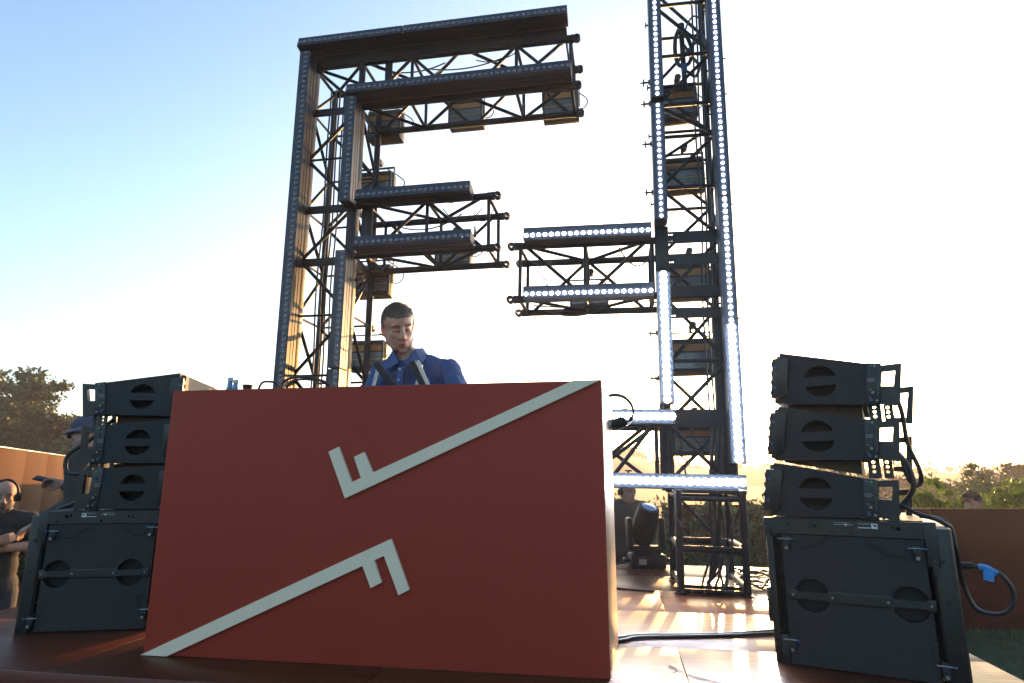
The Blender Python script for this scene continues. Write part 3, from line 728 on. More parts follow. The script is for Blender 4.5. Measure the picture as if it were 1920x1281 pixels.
sc(PL, aL, [(.26, .1, .86), (.183, .2, .847), (.112, .2, .796), (.05, .2, .80), (.029, .2, .845), (.045, .2, .906), (.128, .2, .97), (.21, .2, 1.06), (.27, .15, 1.09)], .0115, 'thick black lead looping out left of the left speaker stack')
sc(PL, aL, [(.26, .1, .76), (.20, .2, .70), (.1, .2, .63), (-.01, .22, .56), (-.03, .3, .3)], .0095, 'black lead running down behind the left subwoofer')
sc(PL, aL, [(-.02, .2, .06), (-.04, .2, .09), (-.06, .2, .16), (-.05, .2, .23), (-.0, .2, .28)], .007, 'thin black lead at the rear foot of the left subwoofer')

# ------------------------------------------------------------------ floor leads and cable bundles
gC = 'cables lying on the stage floor'
cable([(-.10, 3.22, .009), (-.02, 3.26, .009), (.063, 3.331, .010), (.324, 3.40, .009), (.535, 3.455, .010), (.80, 3.55, .01)], .009, 'thick black cable lying from booth to right subwoofer, nearer edge', gC)
cable([(-.10, 3.25, .009), (.063, 3.37, .010), (.324, 3.43, .009), (.535, 3.49, .010), (.80, 3.60, .01)], .009, 'thick black cable lying from booth to right subwoofer, farther edge', gC)
cable([(-.10, 4.72, .006), (.1, 4.66, .006), (.2, 4.64, .006)], .006, 'thin black cable end lying by the booth rear corner', gC)
cable([(.12, 2.72, .003), (.20, 2.85, .003), (.17, 2.90, .003), (.25, 2.78, .003), (.36, 2.70, .003)], .0013, 'thin wire scrap lying on the bright floor in the foreground', gC)
for k in range(9):
    r_ = random.Random(k); y0 = 4.72 + k * .1
    pts = [(.74 + .02 * k, 4.75 + .03 * k, .04)] + [(.84 + .09 * i, y0 + r_.uniform(-.12, .12), .012 + r_.uniform(0, .05) * (i < 4)) for i in range(5)] + [(1.35, y0 + .1, .012)]
    cable(pts, .005 + .002 * (k % 3), 'tangled thin black lead on the floor between tower foot and right subwoofer', 'tangled leads right of the tower foot', sub=4)
for k in range(10):
    r_ = random.Random(40 + k)
    x0, y0 = .69 + r_.uniform(-.05, .07), 4.86 + r_.uniform(-.06, .06)
    pts = [(x0 + .05, y0, 1.15), (x0, y0 + r_.uniform(-.03, .03), .75), (x0 + r_.uniform(-.05, .04), y0 + r_.uniform(-.05, .05), .4), (x0 - .02 + r_.uniform(-.05, .03), y0 - .06, .16), (x0 - .06 + r_.uniform(-.06, .04), y0 - .12, .05), (x0 - .09, y0 - .14, .012)]
    cable(pts, .009, 'black lead hanging in the bundle at the right leg of the tower foot', 'leads bundled down the right tower leg')
def hang_lead(x0, z0, x1, z1, y, sag, label, tilt=False, r=.0065, wob=0):
    pts = []
    for i in range(7):
        t = i / 6; pts.append(Vector((x0 + (x1 - x0) * t + wob * math.sin(t * 14 + x0), y + wob * math.cos(t * 11), z0 + (z1 - z0) * t - sag * 4 * t * (1 - t))))
    if tilt: pts = [TILT @ p for p in pts]
    return cable(pts, r, label, 'leads slung along the trusses', sub=4)
hang_lead(-2.1, 4.5, -1.45, 4.48, CF + .06, .07, 'lead sagging under the left part of the top beam')
hang_lead(-2.05, 4.5, -1.5, 4.46, CF + .12, .1, 'second lead sagging under the left part of the top beam', r=.005)
hang_lead(-1.6, 4.46, -.9, 4.5, CF + .1, .05, 'lead sagging under the middle of the top beam')
hang_lead(-1.15, 4.44, -.75, 4.5, CF + .02, .06, 'lead sagging under the right part of the top beam', r=.005)
hang_lead(-1.95, 3.0, -1.3, 3.05, CF + .2, .10, 'lead sagging inside the middle left arm')
hang_lead(-1.45, 3.06, -1.1, 3.04, CF + .1, .12, 'lead hanging near the end of the middle left arm', r=.005)
hang_lead(-1.2, 3.05, -1.02, 3.06, CF + .2, .09, 'small wire loop at the end of the middle left arm', r=.004)
hang_lead(-.7, 2.5, -.55, 2.2, CF + .1, -.02, 'lead dropping through the right tower arm', True, .005, .03)
hang_lead(.0, 2.58, .25, 2.5, CF + .05, .12, 'lead looping below the right tower arm bar', True)
hang_lead(-.7, 2.13, .2, 2.16, CF + .12, .04, 'lead lying along the bottom of the right tower arm', True)
hang_lead(-.6, 2.10, -.1, 2.13, CF + .2, .06, 'second lead lying along the bottom of the right tower arm', True)
for k in range(4):
    hang_lead(-2.58 + .03 * k, 4.4, -2.6 + .03 * k, .4, CF + .12 + .03 * k, 0, ['lead running down the left column nearest the outer bars', 'second lead running down the left column', 'third lead running down the left column', 'rearmost lead running down the left column'][k], r=.008, wob=.018)
for k in range(3):
    hang_lead(.73 - .03 * k, 5.1, .72 - .03 * k, .8, CF + .1 + .04 * k, 0, ['lead running down the right tower beside the outer bars', 'second lead running down the right tower', 'rearmost lead running down the right tower'][k], True, .008, .016)
hang_lead(.42, 1.05, .5, .72, CF + .15, 0, 'leads drooping under the lowest strobe panel', True, .007, .03)
hang_lead(.50, 1.2, .72, 1.2, CF + .2, .2, 'lead looping below the lower cross plate of the tower', True, .006)
hang_lead(.76, 4.70, .60, 4.60, CF + .2, -.12, 'lead arching from the outer column to the clamp at the tower top', True, .008)
# clutter of safety wires and couplers on columns: small cross shaped clamps
def cross_clamp(p, d, label):
    p, d = Vector(p), Vector(d); t = thing('truss_clamp', label, 'clamp', p, 0, 'small cross handled clamps on the trusses')
    b = MB(); b.cyl((0, 0, 0), d * .07, .009); b.cyl(d * .02 + Vector((0, 0, -.02)), d * .02 + Vector((0, 0, .02)), .013); b.build('screw', 'rig', t)
    b = MB(); b.cyl(d * .072 + Vector((0, 0, -.032)), d * .072 + Vector((0, 0, .032)), .006); b.cyl(d * .072 + Vector((0, -.03, 0)), d * .072 + Vector((0, .03, 0)), .006); b.cyl(d * .05, d * .1, .006); b.build('wing_handle', 'rig', t)
def tz(x, y, z): return TILT @ Vector((x, y, z))
for z, lab in ((4.02, 'clamp sticking out left near the top of the tower'), (3.82, 'clamp sticking out left beside the gap between upper bars'), (3.45, 'clamp sticking out left below the second strobe'), (3.02, 'clamp sticking out left halfway up the tower'), (1.85, 'clamp sticking out left of the glaring inner bar'), (1.50, 'clamp sticking out left near the lower inner bar')):
    cross_clamp(tz(.30, CF, z), (-1, 0, 0), lab)
for z, lab in ((4.18, 'clamp on the right edge of the tower near the top'), (3.85, 'clamp on the right edge of the tower at the upper bar joint'), (2.88, 'clamp on the right edge of the tower at the middle bar joint'), (2.62, 'clamp on the right edge of the tower level with the arm'), (1.95, 'clamp on the right edge of the tower at the lower bar joint')):
    cross_clamp(tz(.80, CF, z), (1, 0, 0), lab)
cross_clamp((-2.19, CF, 2.42), (1, 0, 0), 'clamp on the inner left column below the middle arm')
cross_clamp((-1.16, CF + .1, 2.78), (0, 0, 1), 'clamp standing on the lower bar of the middle left arm')
t = thing('hoist_lead', 'dark bundled hoist tail hanging from a pole at the top of the tower', 'cable bundle', tz(.58, 5.0, 4.62))
b = MB(); b.cyl((0, 0, -.55), (0, 0, .08), .022, 12); b.cyl((0, 0, .0), (0, 0, .09), .03, 12); b.build('pole', 'truss', t)
b = MB(); b.tube([(0, .03, .1), (-.05, .03, -.02), (-.06, .02, -.2), (-.03, .0, -.32), (.05, .0, -.3), (.08, .02, -.15), (.04, .03, .02)], .018); b.tube([(.02, .03, -.1), (.08, 0, -.25), (.13, 0, -.34), (.1, .03, -.42), (.03, .03, -.36)], .014); b.build('coil', 'cable', t)
b = MB(); b.b2((-.015, -.028, -.40), (.025, -.02, -.32)); b.build('tape', 'blue', t)

# ------------------------------------------------------------------ moving head lamp on the stage
mh = thing('moving_head', 'black moving head spotlight standing on the stage behind the booth', 'stage light', (.195, 5.84, 0), R(8))
b = MB(); b.b2((-.15, -.12, .0), (.15, .12, .115), .014); b.b2((-.115, -.095, .115), (.115, .095, .135), .006); b.build('base', 'plastic', mh)
b = MB(); b.b2((-.085, -.1225, .035), (-.02, -.1202, .08)); b.build('display', 'alu', mh)
for s_ in (-1, 1):
    b = MB(); b.tube([(s_ * .15, -.04, .06), (s_ * .19, -.04, .065), (s_ * .19, .04, .065), (s_ * .15, .04, .06)], .012); b.build('carry_handle', 'plastic', mh)
b = MB(); b.b2((-.14, -.07, .137), (.14, .07, .18), .015)
for s_ in (-1, 1): b.b2((s_ * .14 - .025, -.07, .15), (s_ * .14 + .025, .07, .42), .02)
b.build('yoke', 'plastic', mh)
hd = MB(); m = Matrix.Translation((0, 0, .36)) @ Matrix.Rotation(R(27), 4, 'X') @ Matrix.Rotation(R(10), 4, 'Y')
hd.lathe([(.02, -.17), (.09, -.165), (.105, -.12), (.105, .05), (.098, .12), (.09, .17), (.075, .175)], m, 24); hd.build('lamp_head', 'plastic', mh)
b = MB(); b.lathe([(.072, .17), (.05, .182), (.001, .188)], m, 24); b.build('lens', 'lensglass', mh)
cable([(.02, 5.84, .05), (-.05, 5.8, .03), (-.12, 5.85, .012), (-.2, 5.9, .012)], .008, 'power lead of the moving head beside the booth', gC)

# ------------------------------------------------------------------ things on and by the booth
DZ = 1.1
def bottle(x, y, h, label):
    t = thing('bottle', label, 'bottle', (x, y, DZ), 0, 'two green bottles on the booth')
    b = MB(); b.lathe([(.027, 0), (.03, .004), (.03, h * .5), (.026, h * .6), (.014, h * .74), (.0125, h * .9)], n=16); b.build('glass', 'bottle', t)
    b = MB(); b.lathe([(.0152, h * .72), (.0142, h * .86)], n=16); b.build('neck_label', 'blabel', t)
    b = MB(); b.lathe([(.0145, h * .9), (.0155, h * .905), (.0155, h * .98), (.012, h)], n=16); b.build('bottle_cap', 'bcap', t)
bottle(-2.045, 3.0, .196, 'left of two green bottles on the booth, the taller one')
bottle(-2.006, 2.99, .181, 'right of two green bottles on the booth, the lower one')
b = MB(); b.lathe([(.02, 0), (.022, .01), (.022, .13), (.026, .14), (.026, .152), (.0, .152)], Matrix.Translation((-1.935, 2.99, DZ)), 14); tag(b.build('flask_cap', 'cap'), 'dark flask cap peeking over the booth beside the bottles', 'flask')
cable([(-1.90, 3.02, 1.13), (-1.87, 3.0, 1.25), (-1.82, 3.0, 1.268), (-1.76, 3.0, 1.24), (-1.72, 3.02, 1.1)], .006, 'small black cable loop on the booth beside the bottles', 'cables looping above the booth top')
cable([(-1.76, 3.02, 1.1), (-1.745, 3.0, 1.24), (-1.71, 3.0, 1.28), (-1.62, 3.0, 1.288), (-1.52, 3.0, 1.262), (-1.44, 3.02, 1.2), (-1.4, 3.04, 1.1)], .007, 'long black cable loop arching over the booth top', 'cables looping above the booth top')
cable([(-1.75, 3.02, 1.1), (-1.73, 3.02, 1.225), (-1.68, 3.0, 1.27), (-1.58, 3.0, 1.272), (-1.48, 3.0, 1.245), (-1.42, 3.02, 1.1)], .006, 'lower of two cable loops arching over the booth top', 'cables looping above the booth top')
t = thing('laptop_stand', 'folding laptop stand with black arms and drilled metal legs on the booth', 'laptop stand', (-1.16, 3.1, DZ))
def strip(p, q, w, th, ydir=(0, 1, 0)):
    p, q = Vector(p), Vector(q); d = (q - p); n_ = d.cross(Vector(ydir)).normalized() * w / 2; y = Vector(ydir) * th / 2
    return [p - n_ - y, p + n_ - y, q + n_ - y, q - n_ - y, p - n_ + y, p + n_ + y, q + n_ + y, q - n_ + y]
BOXF = [(0, 1, 2, 3), (7, 6, 5, 4), (0, 4, 5, 1), (1, 5, 6, 2), (2, 6, 7, 3), (3, 7, 4, 0)]
for dx in (0.0, .215):
    tx = -.105 + dx; zt = .272
    b = MB(); b._add(strip((tx - .005, 0, zt), (tx + .20, -.02, .02), .036, .012) if dx == 0 else strip((tx - .02, 0, zt), (tx + .115, -.02, .02), .034, .012), BOXF); b.build('arm', 'plastic', t)
    b = MB(); b._add(strip((tx + (.0 if dx == 0 else .025), .03, zt - .012), (tx - (.055 if dx == 0 else .028), .03, .0), .017, .006), BOXF); lg = b.build('leg', 'alu', t)
    b = MB()
    for k in range(5):
        q = Vector((tx + (.0 if dx == 0 else .025), .0268, zt - .012)).lerp(Vector((tx - (.055 if dx == 0 else .028), .0268, 0)), .12 + .15 * k)
        b.cyl(q, q + Vector((0, -.001, 0)), .0028, 8)
    b.build('hole', 'foam', lg)
b = MB(); b._add(strip((.133, -.034, .268), (.262, -.034, .0), .017, .006), BOXF); b.build('brace', 'alu', t)
# lead and connector on the booth's right rear corner
cable([(-.12, 3.2, 1.10), (-.085, 3.25, 1.16), (-.052, 3.3, 1.190), (-.01, 3.3, 1.195), (.031, 3.3, 1.183), (.066, 3.3, 1.145), (.075, 3.28, 1.09), (.05, 3.22, 1.04), (.02, 3.15, 1.028)], lambda t: .006 + .004 * math.sin(PI * min(1, t * 1.3)), 'black lead arching up from the booth right rear corner', 'leads at the booth right side')
t = thing('cable_connector', 'black multipin connector plugged into the booth right side', 'connector', (-.07, 3.12, 1.025))
b = MB(); b.cyl((.0, 0, 0), (.032, 0, 0), .028, 16); b.build('socket', 'alu', t)
b = MB(); b.cyl((.03, 0, 0), (.05, 0, .002), .016, 14); b.cyl((.046, 0, .0), (.095, 0, .016), .030, 16); b.cyl((.095, 0, .016), (.105, 0, .02), .022, 14); b.build('plug', 'plastic', t)
b = MB(); b.tube([(.1, 0, .01), (.12, 0, .02), (.13, 0, .03), (.135, 0, .05)], .004); b.tube([(.09, 0, -.012), (.11, 0, -.016), (.14, 0, -.01)], .003); b.ell((.128, 0, .03), (.012, .01, .012)); b.build('strain_relief', 'plastic', t)

# ------------------------------------------------------------------ people
def capsule(b, p, q, r1, r2, n=14):
    p, q = Vector(p), Vector(q); m = frame(p, q - p); L = (q - p).length
    prof = [(max(.0004, r1 * math.sin(a)), -r1 * math.cos(a)) for a in np.linspace(.02, PI / 2, 6)] + [(max(.0004, r2 * math.cos(a)), L + r2 * math.sin(a)) for a in np.linspace(0, PI / 2 - .02, 6)]
    b.lathe(prof, m, n)
def remesh(b, name, vox, smooth_it, m):
    me = b.mesh(name, m)
    o = bpy.data.objects.new(name + '_tmp', me); COL.objects.link(o)
    rm = o.modifiers.new('r', 'REMESH'); rm.mode = 'VOXEL'; rm.voxel_size = vox
    if smooth_it: sm = o.modifiers.new('s', 'SMOOTH'); sm.factor = .5; sm.iterations = smooth_it
    dg = bpy.context.evaluated_depsgraph_get(); dg.update()
    out = bpy.data.meshes.new_from_object(o.evaluated_get(dg)); out.name = name
    bpy.data.objects.remove(o); out.materials.clear(); out.materials.append(M[m] if isinstance(m, str) else m)
    for p in out.polygons: p.use_smooth = True
    return out
def head_shapes(b, H):
    """H: 4x4 head frame; face looks along -Y, z up, origin at ear height"""
    def e(c, r, ry=0, rz=0):
        old = b.X; b.X = H; b.ell(c, r, (Matrix.Rotation(ry, 3, 'Y') @ Matrix.Rotation(rz, 3, 'Z')), 18, 12); b.X = old
    def c(p, q, r1, r2):
        old = b.X; b.X = H; capsule(b, p, q, r1, r2); b.X = old
    e((0, .012, .04), (.076, .096, .085)); e((0, -.02, .05), (.070, .078, .07)); e((0, -.03, -.03), (.062, .066, .075)); e((0, -.042, -.075), (.05, .05, .038))
    e((0, -.078, -.10), (.021, .017, .016)); e((.03, -.058, -.015), (.032, .03, .028)); e((-.03, -.058, -.015), (.032, .03, .028))
    for s_ in (-1, 1):
        e((s_ * .028, -.083, .034), (.028, .014, .010)); e((s_ * .030, -.079, .010), (.016, .012, .010))
        e((s_ * .013, -.100, -.030), (.0095, .012, .008)); e((s_ * .078, .016, -.002), (.009, .019, .031), ry=s_ * .15, rz=s_ * -.35)
        c((s_ * .05, -.035, -.05), (s_ * .038, -.06, -.088), .02, .016); c((s_ * .054, .008, -.02), (s_ * .046, -.006, -.072), .024, .02)
    c((0, -.090, .026), (0, -.112, -.022), .0085, .0125); e((0, -.109, -.028), (.012, .011, .009))
    e((0, -.090, -.056), (.022, .012, .008)); e((0, -.090, -.062), (.023, .010, .005)); e((0, -.089, -.073), (.019, .010, .006))
def hand(b, W_, fdir, palm_n, curl, side, s=1.0):
    """five unequal fingers on a palm, rooted at wrist W_"""
    f = Vector(fdir).normalized(); n_ = (Vector(palm_n) - f * Vector(palm_n).dot(f)).normalized(); x = f.cross(n_) * side
    k0 = Vector(W_) + f * .085 * s
    for dx in (-.026, -.009, .009, .026): capsule(b, Vector(W_) + x * dx * .55 * s, k0 + x * dx * s, .017 * s, .0135 * s, 10)
    for dx, L in ((-.029, .068), (-.0095, .077), (.0105, .072), (.0285, .056)):
        p = k0 + x * dx * s; d = f.copy(); seg = L * s / 3 * 1.15
        for i in range(3):
            d = (d * math.cos(curl[i]) + n_ * math.sin(curl[i])).normalized() if i == 0 else (Matrix.Rotation(0, 3, 'X') @ (d * math.cos(curl[i]) + (n_ - d * n_.dot(d)).normalized() * math.sin(curl[i]))).normalized()
            q = p + d * seg * (1 - .12 * i); capsule(b, p, q, (.0092 - .0008 * i) * s, (.0086 - .0008 * i) * s, 10); p = q
    p = Vector(W_) + f * .028 * s - x * .024 * s; d = (f * .72 - x * .55 + n_ * .35).normalized(); q = p + d * .042 * s; capsule(b, p, q, .0125 * s, .0105 * s, 10)
    d2 = (f * .9 - x * .1 + n_ * .45).normalized(); r_ = q + d2 * .032 * s; capsule(b, q, r_, .0102 * s, .0085 * s, 10)
def limb(b, pts, rs):
    for i in range(len(pts) - 1): capsule(b, pts[i], pts[i + 1], rs[i], rs[i + 1])
def tint_body(me, H, base, stubble=0., scalp=None, lips=(1.05, .78, .75), brow=(.45, .38, .34), ears=1.3):
    Hi = H.inverted(); a = me.color_attributes.new('tint', 'FLOAT_COLOR', 'POINT'); out = np.ones((len(me.vertices), 4), 'f')
    for i, v in enumerate(me.vertices):
        p = Hi @ v.co; c = list(base); x, y, z = abs(p.x), p.y, p.z
        if -.16 < z < .13 and abs(p.x) < .11 and -.16 < y < .13:
            if scalp and (z > scalp[0] - (.02 if y > -.03 and x > .05 else 0) + (.0 if y < 0 else -.06 * min(1, y / .05))) and x < .078: c = list(scalp[1])
            if x > .072 and -.04 < z < .04: c = [c[0] * ears, c[1] * .85, c[2] * .8]  # ears reddened in the colour as if light came through them
            if stubble and y < .0 and z < -.02 and not (x < .02 and z > -.048):
                k = stubble * min(1, (-.02 - z) / .06) * min(1, max(0, (-y + .0) / .05)); k = min(.88, k); g = .45
                c = [c[j] * (1 - k) + (g * base[2]) * k for j in range(3)]
            if y < -.07 and x < .022 and -.078 < z < -.056: c = [c[j] * l for j, l in enumerate(lips)]
            if y < -.07 and x < .021 and abs(z + .0655) < .003: c = [q * .35 for q in c]
            if y < -.055 and .011 < x < .050 and abs(z - (.033 + .006 * math.sin((x - .011) / .039 * PI) - .004)) < .0055: c = [c[j] * q for j, q in enumerate(brow)]
            if y < -.05 and .015 < x < .047 and abs(z - .003 - .002 * math.cos((x - .03) * 90)) < .0032: c = [q * .22 for q in c]
            if y < -.05 and .013 < x < .05 and .006 < z < .024: c = [q * .78 for q in c]
            if y < -.09 and x < .012 and -.042 < z < -.034: c = [q * .45 for q in c]
        out[i, :3] = c
    a.data.foreach_set('color', out.ravel())
def hair_shell(H, m, parent, line=lambda y: .05, thick=.010, amp=.004, nm='hair', lo=-.04, strands=0):
    b = MB(); nU, nV = 84, 60; vs = []; idx = {}; fs = []; roots = []; r_ = random.Random(5)
    for j in range(nV):
        th = .02 + 2.05 * j / (nV - 1)
        for i in range(nU):
            ph = 2 * PI * i / nU
            d = Vector((math.sin(th) * math.cos(ph), math.sin(th) * math.sin(ph), math.cos(th)))
            p = Vector((d.x * (.079 + thick * .55), .010 + d.y * (.098 + thick * .6), .038 + d.z * (.086 + thick)))
            front = max(0, -d.y)
            hl_ = .006 * noise.noise(d * 9) + .004 * noise.noise(d * 31)
            # hairline: how low the hair may reach at this azimuth
            low = lo if d.y > .05 else line(d.y)
            if abs(d.x) > .55 and d.y < .12: low = max(low, -.012 if d.y > -.62 else line(d.y))
            low += hl_ if front > 0 else 0
            k = max(0., min(1, (p.z - low) / .016))
            n_ = noise.noise(p * 45) * amp * .7 + noise.noise(Vector((p.x * 260, p.y * 120, p.z * 120))) * amp * .7
            if strands and k > .3 and j > 1: roots.append((p + d * n_ * k, d))
            vs.append(p + d * (n_ * k - (1 - k) * (thick + .010))); idx[(j, i)] = k
    for j in range(nV - 1):
        for i in range(nU):
            q = (j * nU + i, j * nU + (i + 1) % nU, (j + 1) * nU + (i + 1) % nU, (j + 1) * nU + i)
            if max(idx[(j, i)], idx[(j + 1, i)], idx[(j, (i + 1) % nU)]) > 0: fs.append(q)
    b.X = H; b._add(vs, fs)
    for q in range(strands):
        p, d = roots[r_.randrange(len(roots))]; t_ = (d + Vector((r_.uniform(-.5, .5), -.12 * (d.z > .5) + r_.uniform(-.4, .4), -.7 * (d.z < .5) + r_.uniform(-.3, .3)))).normalized(); w_ = t_.orthogonal() * .0011; p = p + Vector((r_.uniform(-.004, .004), r_.uniform(-.004, .004), r_.uniform(-.003, .003)))
        b._add([p - w_, p + w_, p + t_ * r_.uniform(.004, .009)], [(0, 1, 2)])
    bmesh.ops.delete(b.bm, geom=[v for v in b.bm.verts if not v.link_faces], context='VERTS')
    return b.build(nm, m, parent)
def wrinkle(me, amp, freq, seed=0):
    k = len(me.vertices); co = np.empty(k * 3, 'f'); no = np.empty(k * 3, 'f')
    me.vertices.foreach_get('co', co); me.vertex_normals.foreach_get('vector', no); co = co.reshape(-1, 3); no = no.reshape(-1, 3)
    n_ = np.empty((k, 1), 'f')
    for i, p in enumerate(co.tolist()):
        q = Vector((p[0] * freq + seed, p[1] * freq, p[2] * freq * .45 + p[0] * 2)); n_[i] = noise.noise(q) * .6 + abs(noise.noise(q * 1.9)) * .6 - .2
    me.vertices.foreach_set('co', (co + no * n_ * amp).ravel()); me.update()
def cap_on(H, m, parent, brim_dir=-1, size=1.0):
    b = MB(); b.X = H
    prof = []
    nU, nV = 28, 9; vs, fs = [], []
    for j in range(nV):
        th = (PI / 2) * j / (nV - 1) * .98 + .01
        for i in range(nU):
            ph = 2 * PI * i / nU; r = math.sin(th)
            vs.append(Vector((.088 * r * math.cos(ph), .01 + .108 * r * math.sin(ph), .048 + .092 * math.cos(th) ** .8)))
    for j in range(nV - 1):
        for i in range(nU): fs.append((j * nU + i, j * nU + (i + 1) % nU, (j + 1) * nU + (i + 1) % nU, (j + 1) * nU + i))
    fs.append(tuple(range(nU)))
    b._add(vs, fs); bmesh.ops.solidify(b.bm, geom=b.bm.faces[:], thickness=.003)
    o = b.build('cap', m, parent)
    b = MB(); b.X = H; vs, fs = [], []; nb_ = 14
    for k in range(nb_ + 1):
        a = PI * k / nb_; x = math.cos(a); y = math.sin(a)
        for q, z in ((0, 0), (1, -.022 + .004)):
            rad = 1.0
            vs.append(Vector((.085 * x * (1 - .05 * q), .01 - (.10 * y + q * .075 * y ** .6), .050 + (z if q else 0) - .014 * q * (1 - abs(x)) + (.0 if q else .002))))
    n0 = len(vs); vs += [v - Vector((0, 0, .004)) for v in vs]
    for k in range(nb_): fs.append((2 * k, 2 * k + 1, 2 * k + 3, 2 * k + 2)); fs.append((n0 + 2 * k, n0 + 2 * k + 2, n0 + 2 * k + 3, n0 + 2 * k + 1)); fs.append((2 * k + 1, n0 + 2 * k + 1, n0 + 2 * k + 3, 2 * k + 3))
    b._add(vs, fs); b.build('brim', m, o)
    return o
def headphones(H, parent):
    b = MB(); b.X = H
    b.tube([(.088 * math.cos(a), .015, .01 + .125 * math.sin(a)) for a in np.linspace(0, PI, 13)], .009, 8, 2); o = b.build('headphones', 'plastic', parent)
    for s_ in (-1, 1):
        b = MB(); b.X = H; b.cyl((s_ * .078, .014, .0), (s_ * .108, .014, .0), .036, 18, .032); b.build('ear_cup', 'plastic', o)
def headframe(pos, yaw, pitch, roll=0, s=1.0):
    return Matrix.Translation(pos) @ Matrix.Rotation(yaw, 4, 'Z') @ Matrix.Rotation(pitch, 4, 'X') @ Matrix.Rotation(roll, 4, 'Y') @ Matrix.Scale(s, 4)
def person(label, loc, rotz, J, H, vox, skin, stub, top_m, legs_m, sleeve=1.0, shirt_extra=.018, top_name='shirt', hands=None, wr=.006, ears=1.3, scalp=None):
    t = thing('person', label, 'person', loc, rotz)
    V_ = {k: Vector(v) for k, v in J.items()}
    b = MB(); head_shapes(b, H)
    hc = H.translation
    nb_ = V_['neck']
    capsule(b, nb_ + Vector((0, .01, -.02)), hc + (H.to_3x3() @ Vector((0, .022, -.05))), .068, .062)
    def torso(b, e):
        ch, pe = V_['chest'], V_['pelvis']; sl, sr = V_['shL'], V_['shR']
        dx = (sr - sl).normalized(); yaw = math.atan2(dx.y, dx.x); q = Matrix.Rotation(yaw, 3, 'Z')
        b.ell(ch, (.155 + e, .108 + e, .19 + e), q, 20, 14); b.ell(ch.lerp(nb_, .6), (.15 + e, .085 + e, .10 + e * .4), q, 20, 12)
        b.ell(ch.lerp(pe, .55), (.145 + e, .105 + e, .17 + e), q, 20, 14); b.ell(pe, (.165 + e, .11 + e, .13 + e), q, 20, 14)
        capsule(b, sl, ch + Vector((0, 0, .1)), .062 + e * .8, .07 + e); capsule(b, sr, ch + Vector((0, 0, .1)), .062 + e * .8, .07 + e)
        capsule(b, sl, nb_ + Vector((-.03, .015, -.008)), .05 + e * .8, .055 + e * .3); capsule(b, sr, nb_ + Vector((.03, .015, -.008)), .05 + e * .8, .055 + e * .3)
    torso(b, 0)
    for s_ in 'LR': limb(b, [V_['sh' + s_], V_['el' + s_], V_['wr' + s_]], [.052, .042, .029])
    for s_ in 'LR': limb(b, [V_['pelvis'] + Vector((-.09 if s_ == 'L' else .09, 0, -.03)), V_['kn' + s_], V_['an' + s_]], [.085, .058, .042]); b.ell(V_['an' + s_] + Vector((0, -.05, -.045)), (.042, .11, .035))
    for s_ in 'LR':
        fd, pn, cu, sd, sz = (hands or {}).get(s_, ((V_['wr' + s_] - V_['el' + s_]), (0, 0, -1), (.35, .45, .35), 1 if s_ == 'L' else -1, 1.0))
        hand(b, V_['wr' + s_], fd, pn, cu, sd, sz)
    me = remesh(b, 'body', vox, 2, 'skin'); tint_body(me, H, skin, stub, scalp, ears=ears); link('body', me, t)
    b = MB(); torso(b, shirt_extra)
    for s_ in 'LR':
        sh, el, wr_ = V_['sh' + s_], V_['el' + s_], V_['wr' + s_]
        if sleeve >= 1: limb(b, [sh, el, el.lerp(wr_, .9)], [.06 + shirt_extra, .05 + shirt_extra, .036 + shirt_extra * .5])
        else: limb(b, [sh, sh.lerp(el, sleeve)], [.058 + shirt_extra, .054 + shirt_extra])
    me = remesh(b, top_name, max(vox, .008), 9, top_m); wrinkle(me, wr, 13, 3.0); link(top_name, me, t)
    b = MB(); b.ell(V_['pelvis'] + Vector((0, 0, -.04)), (.175, .122, .11), None, 20, 12)
    for s_ in 'LR': limb(b, [V_['pelvis'] + Vector((-.09 if s_ == 'L' else .09, 0, -.05)), V_['kn' + s_], V_['an' + s_] + Vector((0, 0, .02))], [.098, .072, .06])
    me = remesh(b, 'trousers', max(vox, .010), 3, legs_m); wrinkle(me, .005, 12, 9.0); link('trousers', me, t)
    for s_ in 'LR':
        b = MB(); a = V_['an' + s_]; b.ell(a + Vector((0, -.055, -.04)), (.05, .135, .042)); capsule(b, a + Vector((0, 0, .02)), a + Vector((0, 0, -.03)), .052, .05)
        bmesh.ops.bisect_plane(b.bm, geom=b.bm.verts[:] + b.bm.edges[:] + b.bm.faces[:], plane_co=(0, 0, .004), plane_no=(0, 0, 1), clear_inner=True)
        b.build('shoe', 'shoe', t)
    return t
def std(pel=(0, .02, .95), ch=(0, 0, 1.27), neck=(0, .0, 1.49), w=.19):
    return dict(pelvis=pel, chest=ch, neck=neck, shL=(-w, 0, 1.43), shR=(w, 0, 1.43), elL=(-.27, .03, 1.14), elR=(.27, .03, 1.14), wrL=(-.26, -.12, .92), wrR=(.26, -.12, .92),
                knL=(-.10, -.01, .5), knR=(.10, -.01, .5), anL=(-.11, .03, .09), anR=(.11, .03, .09))
SK = (.42, .235, .165)
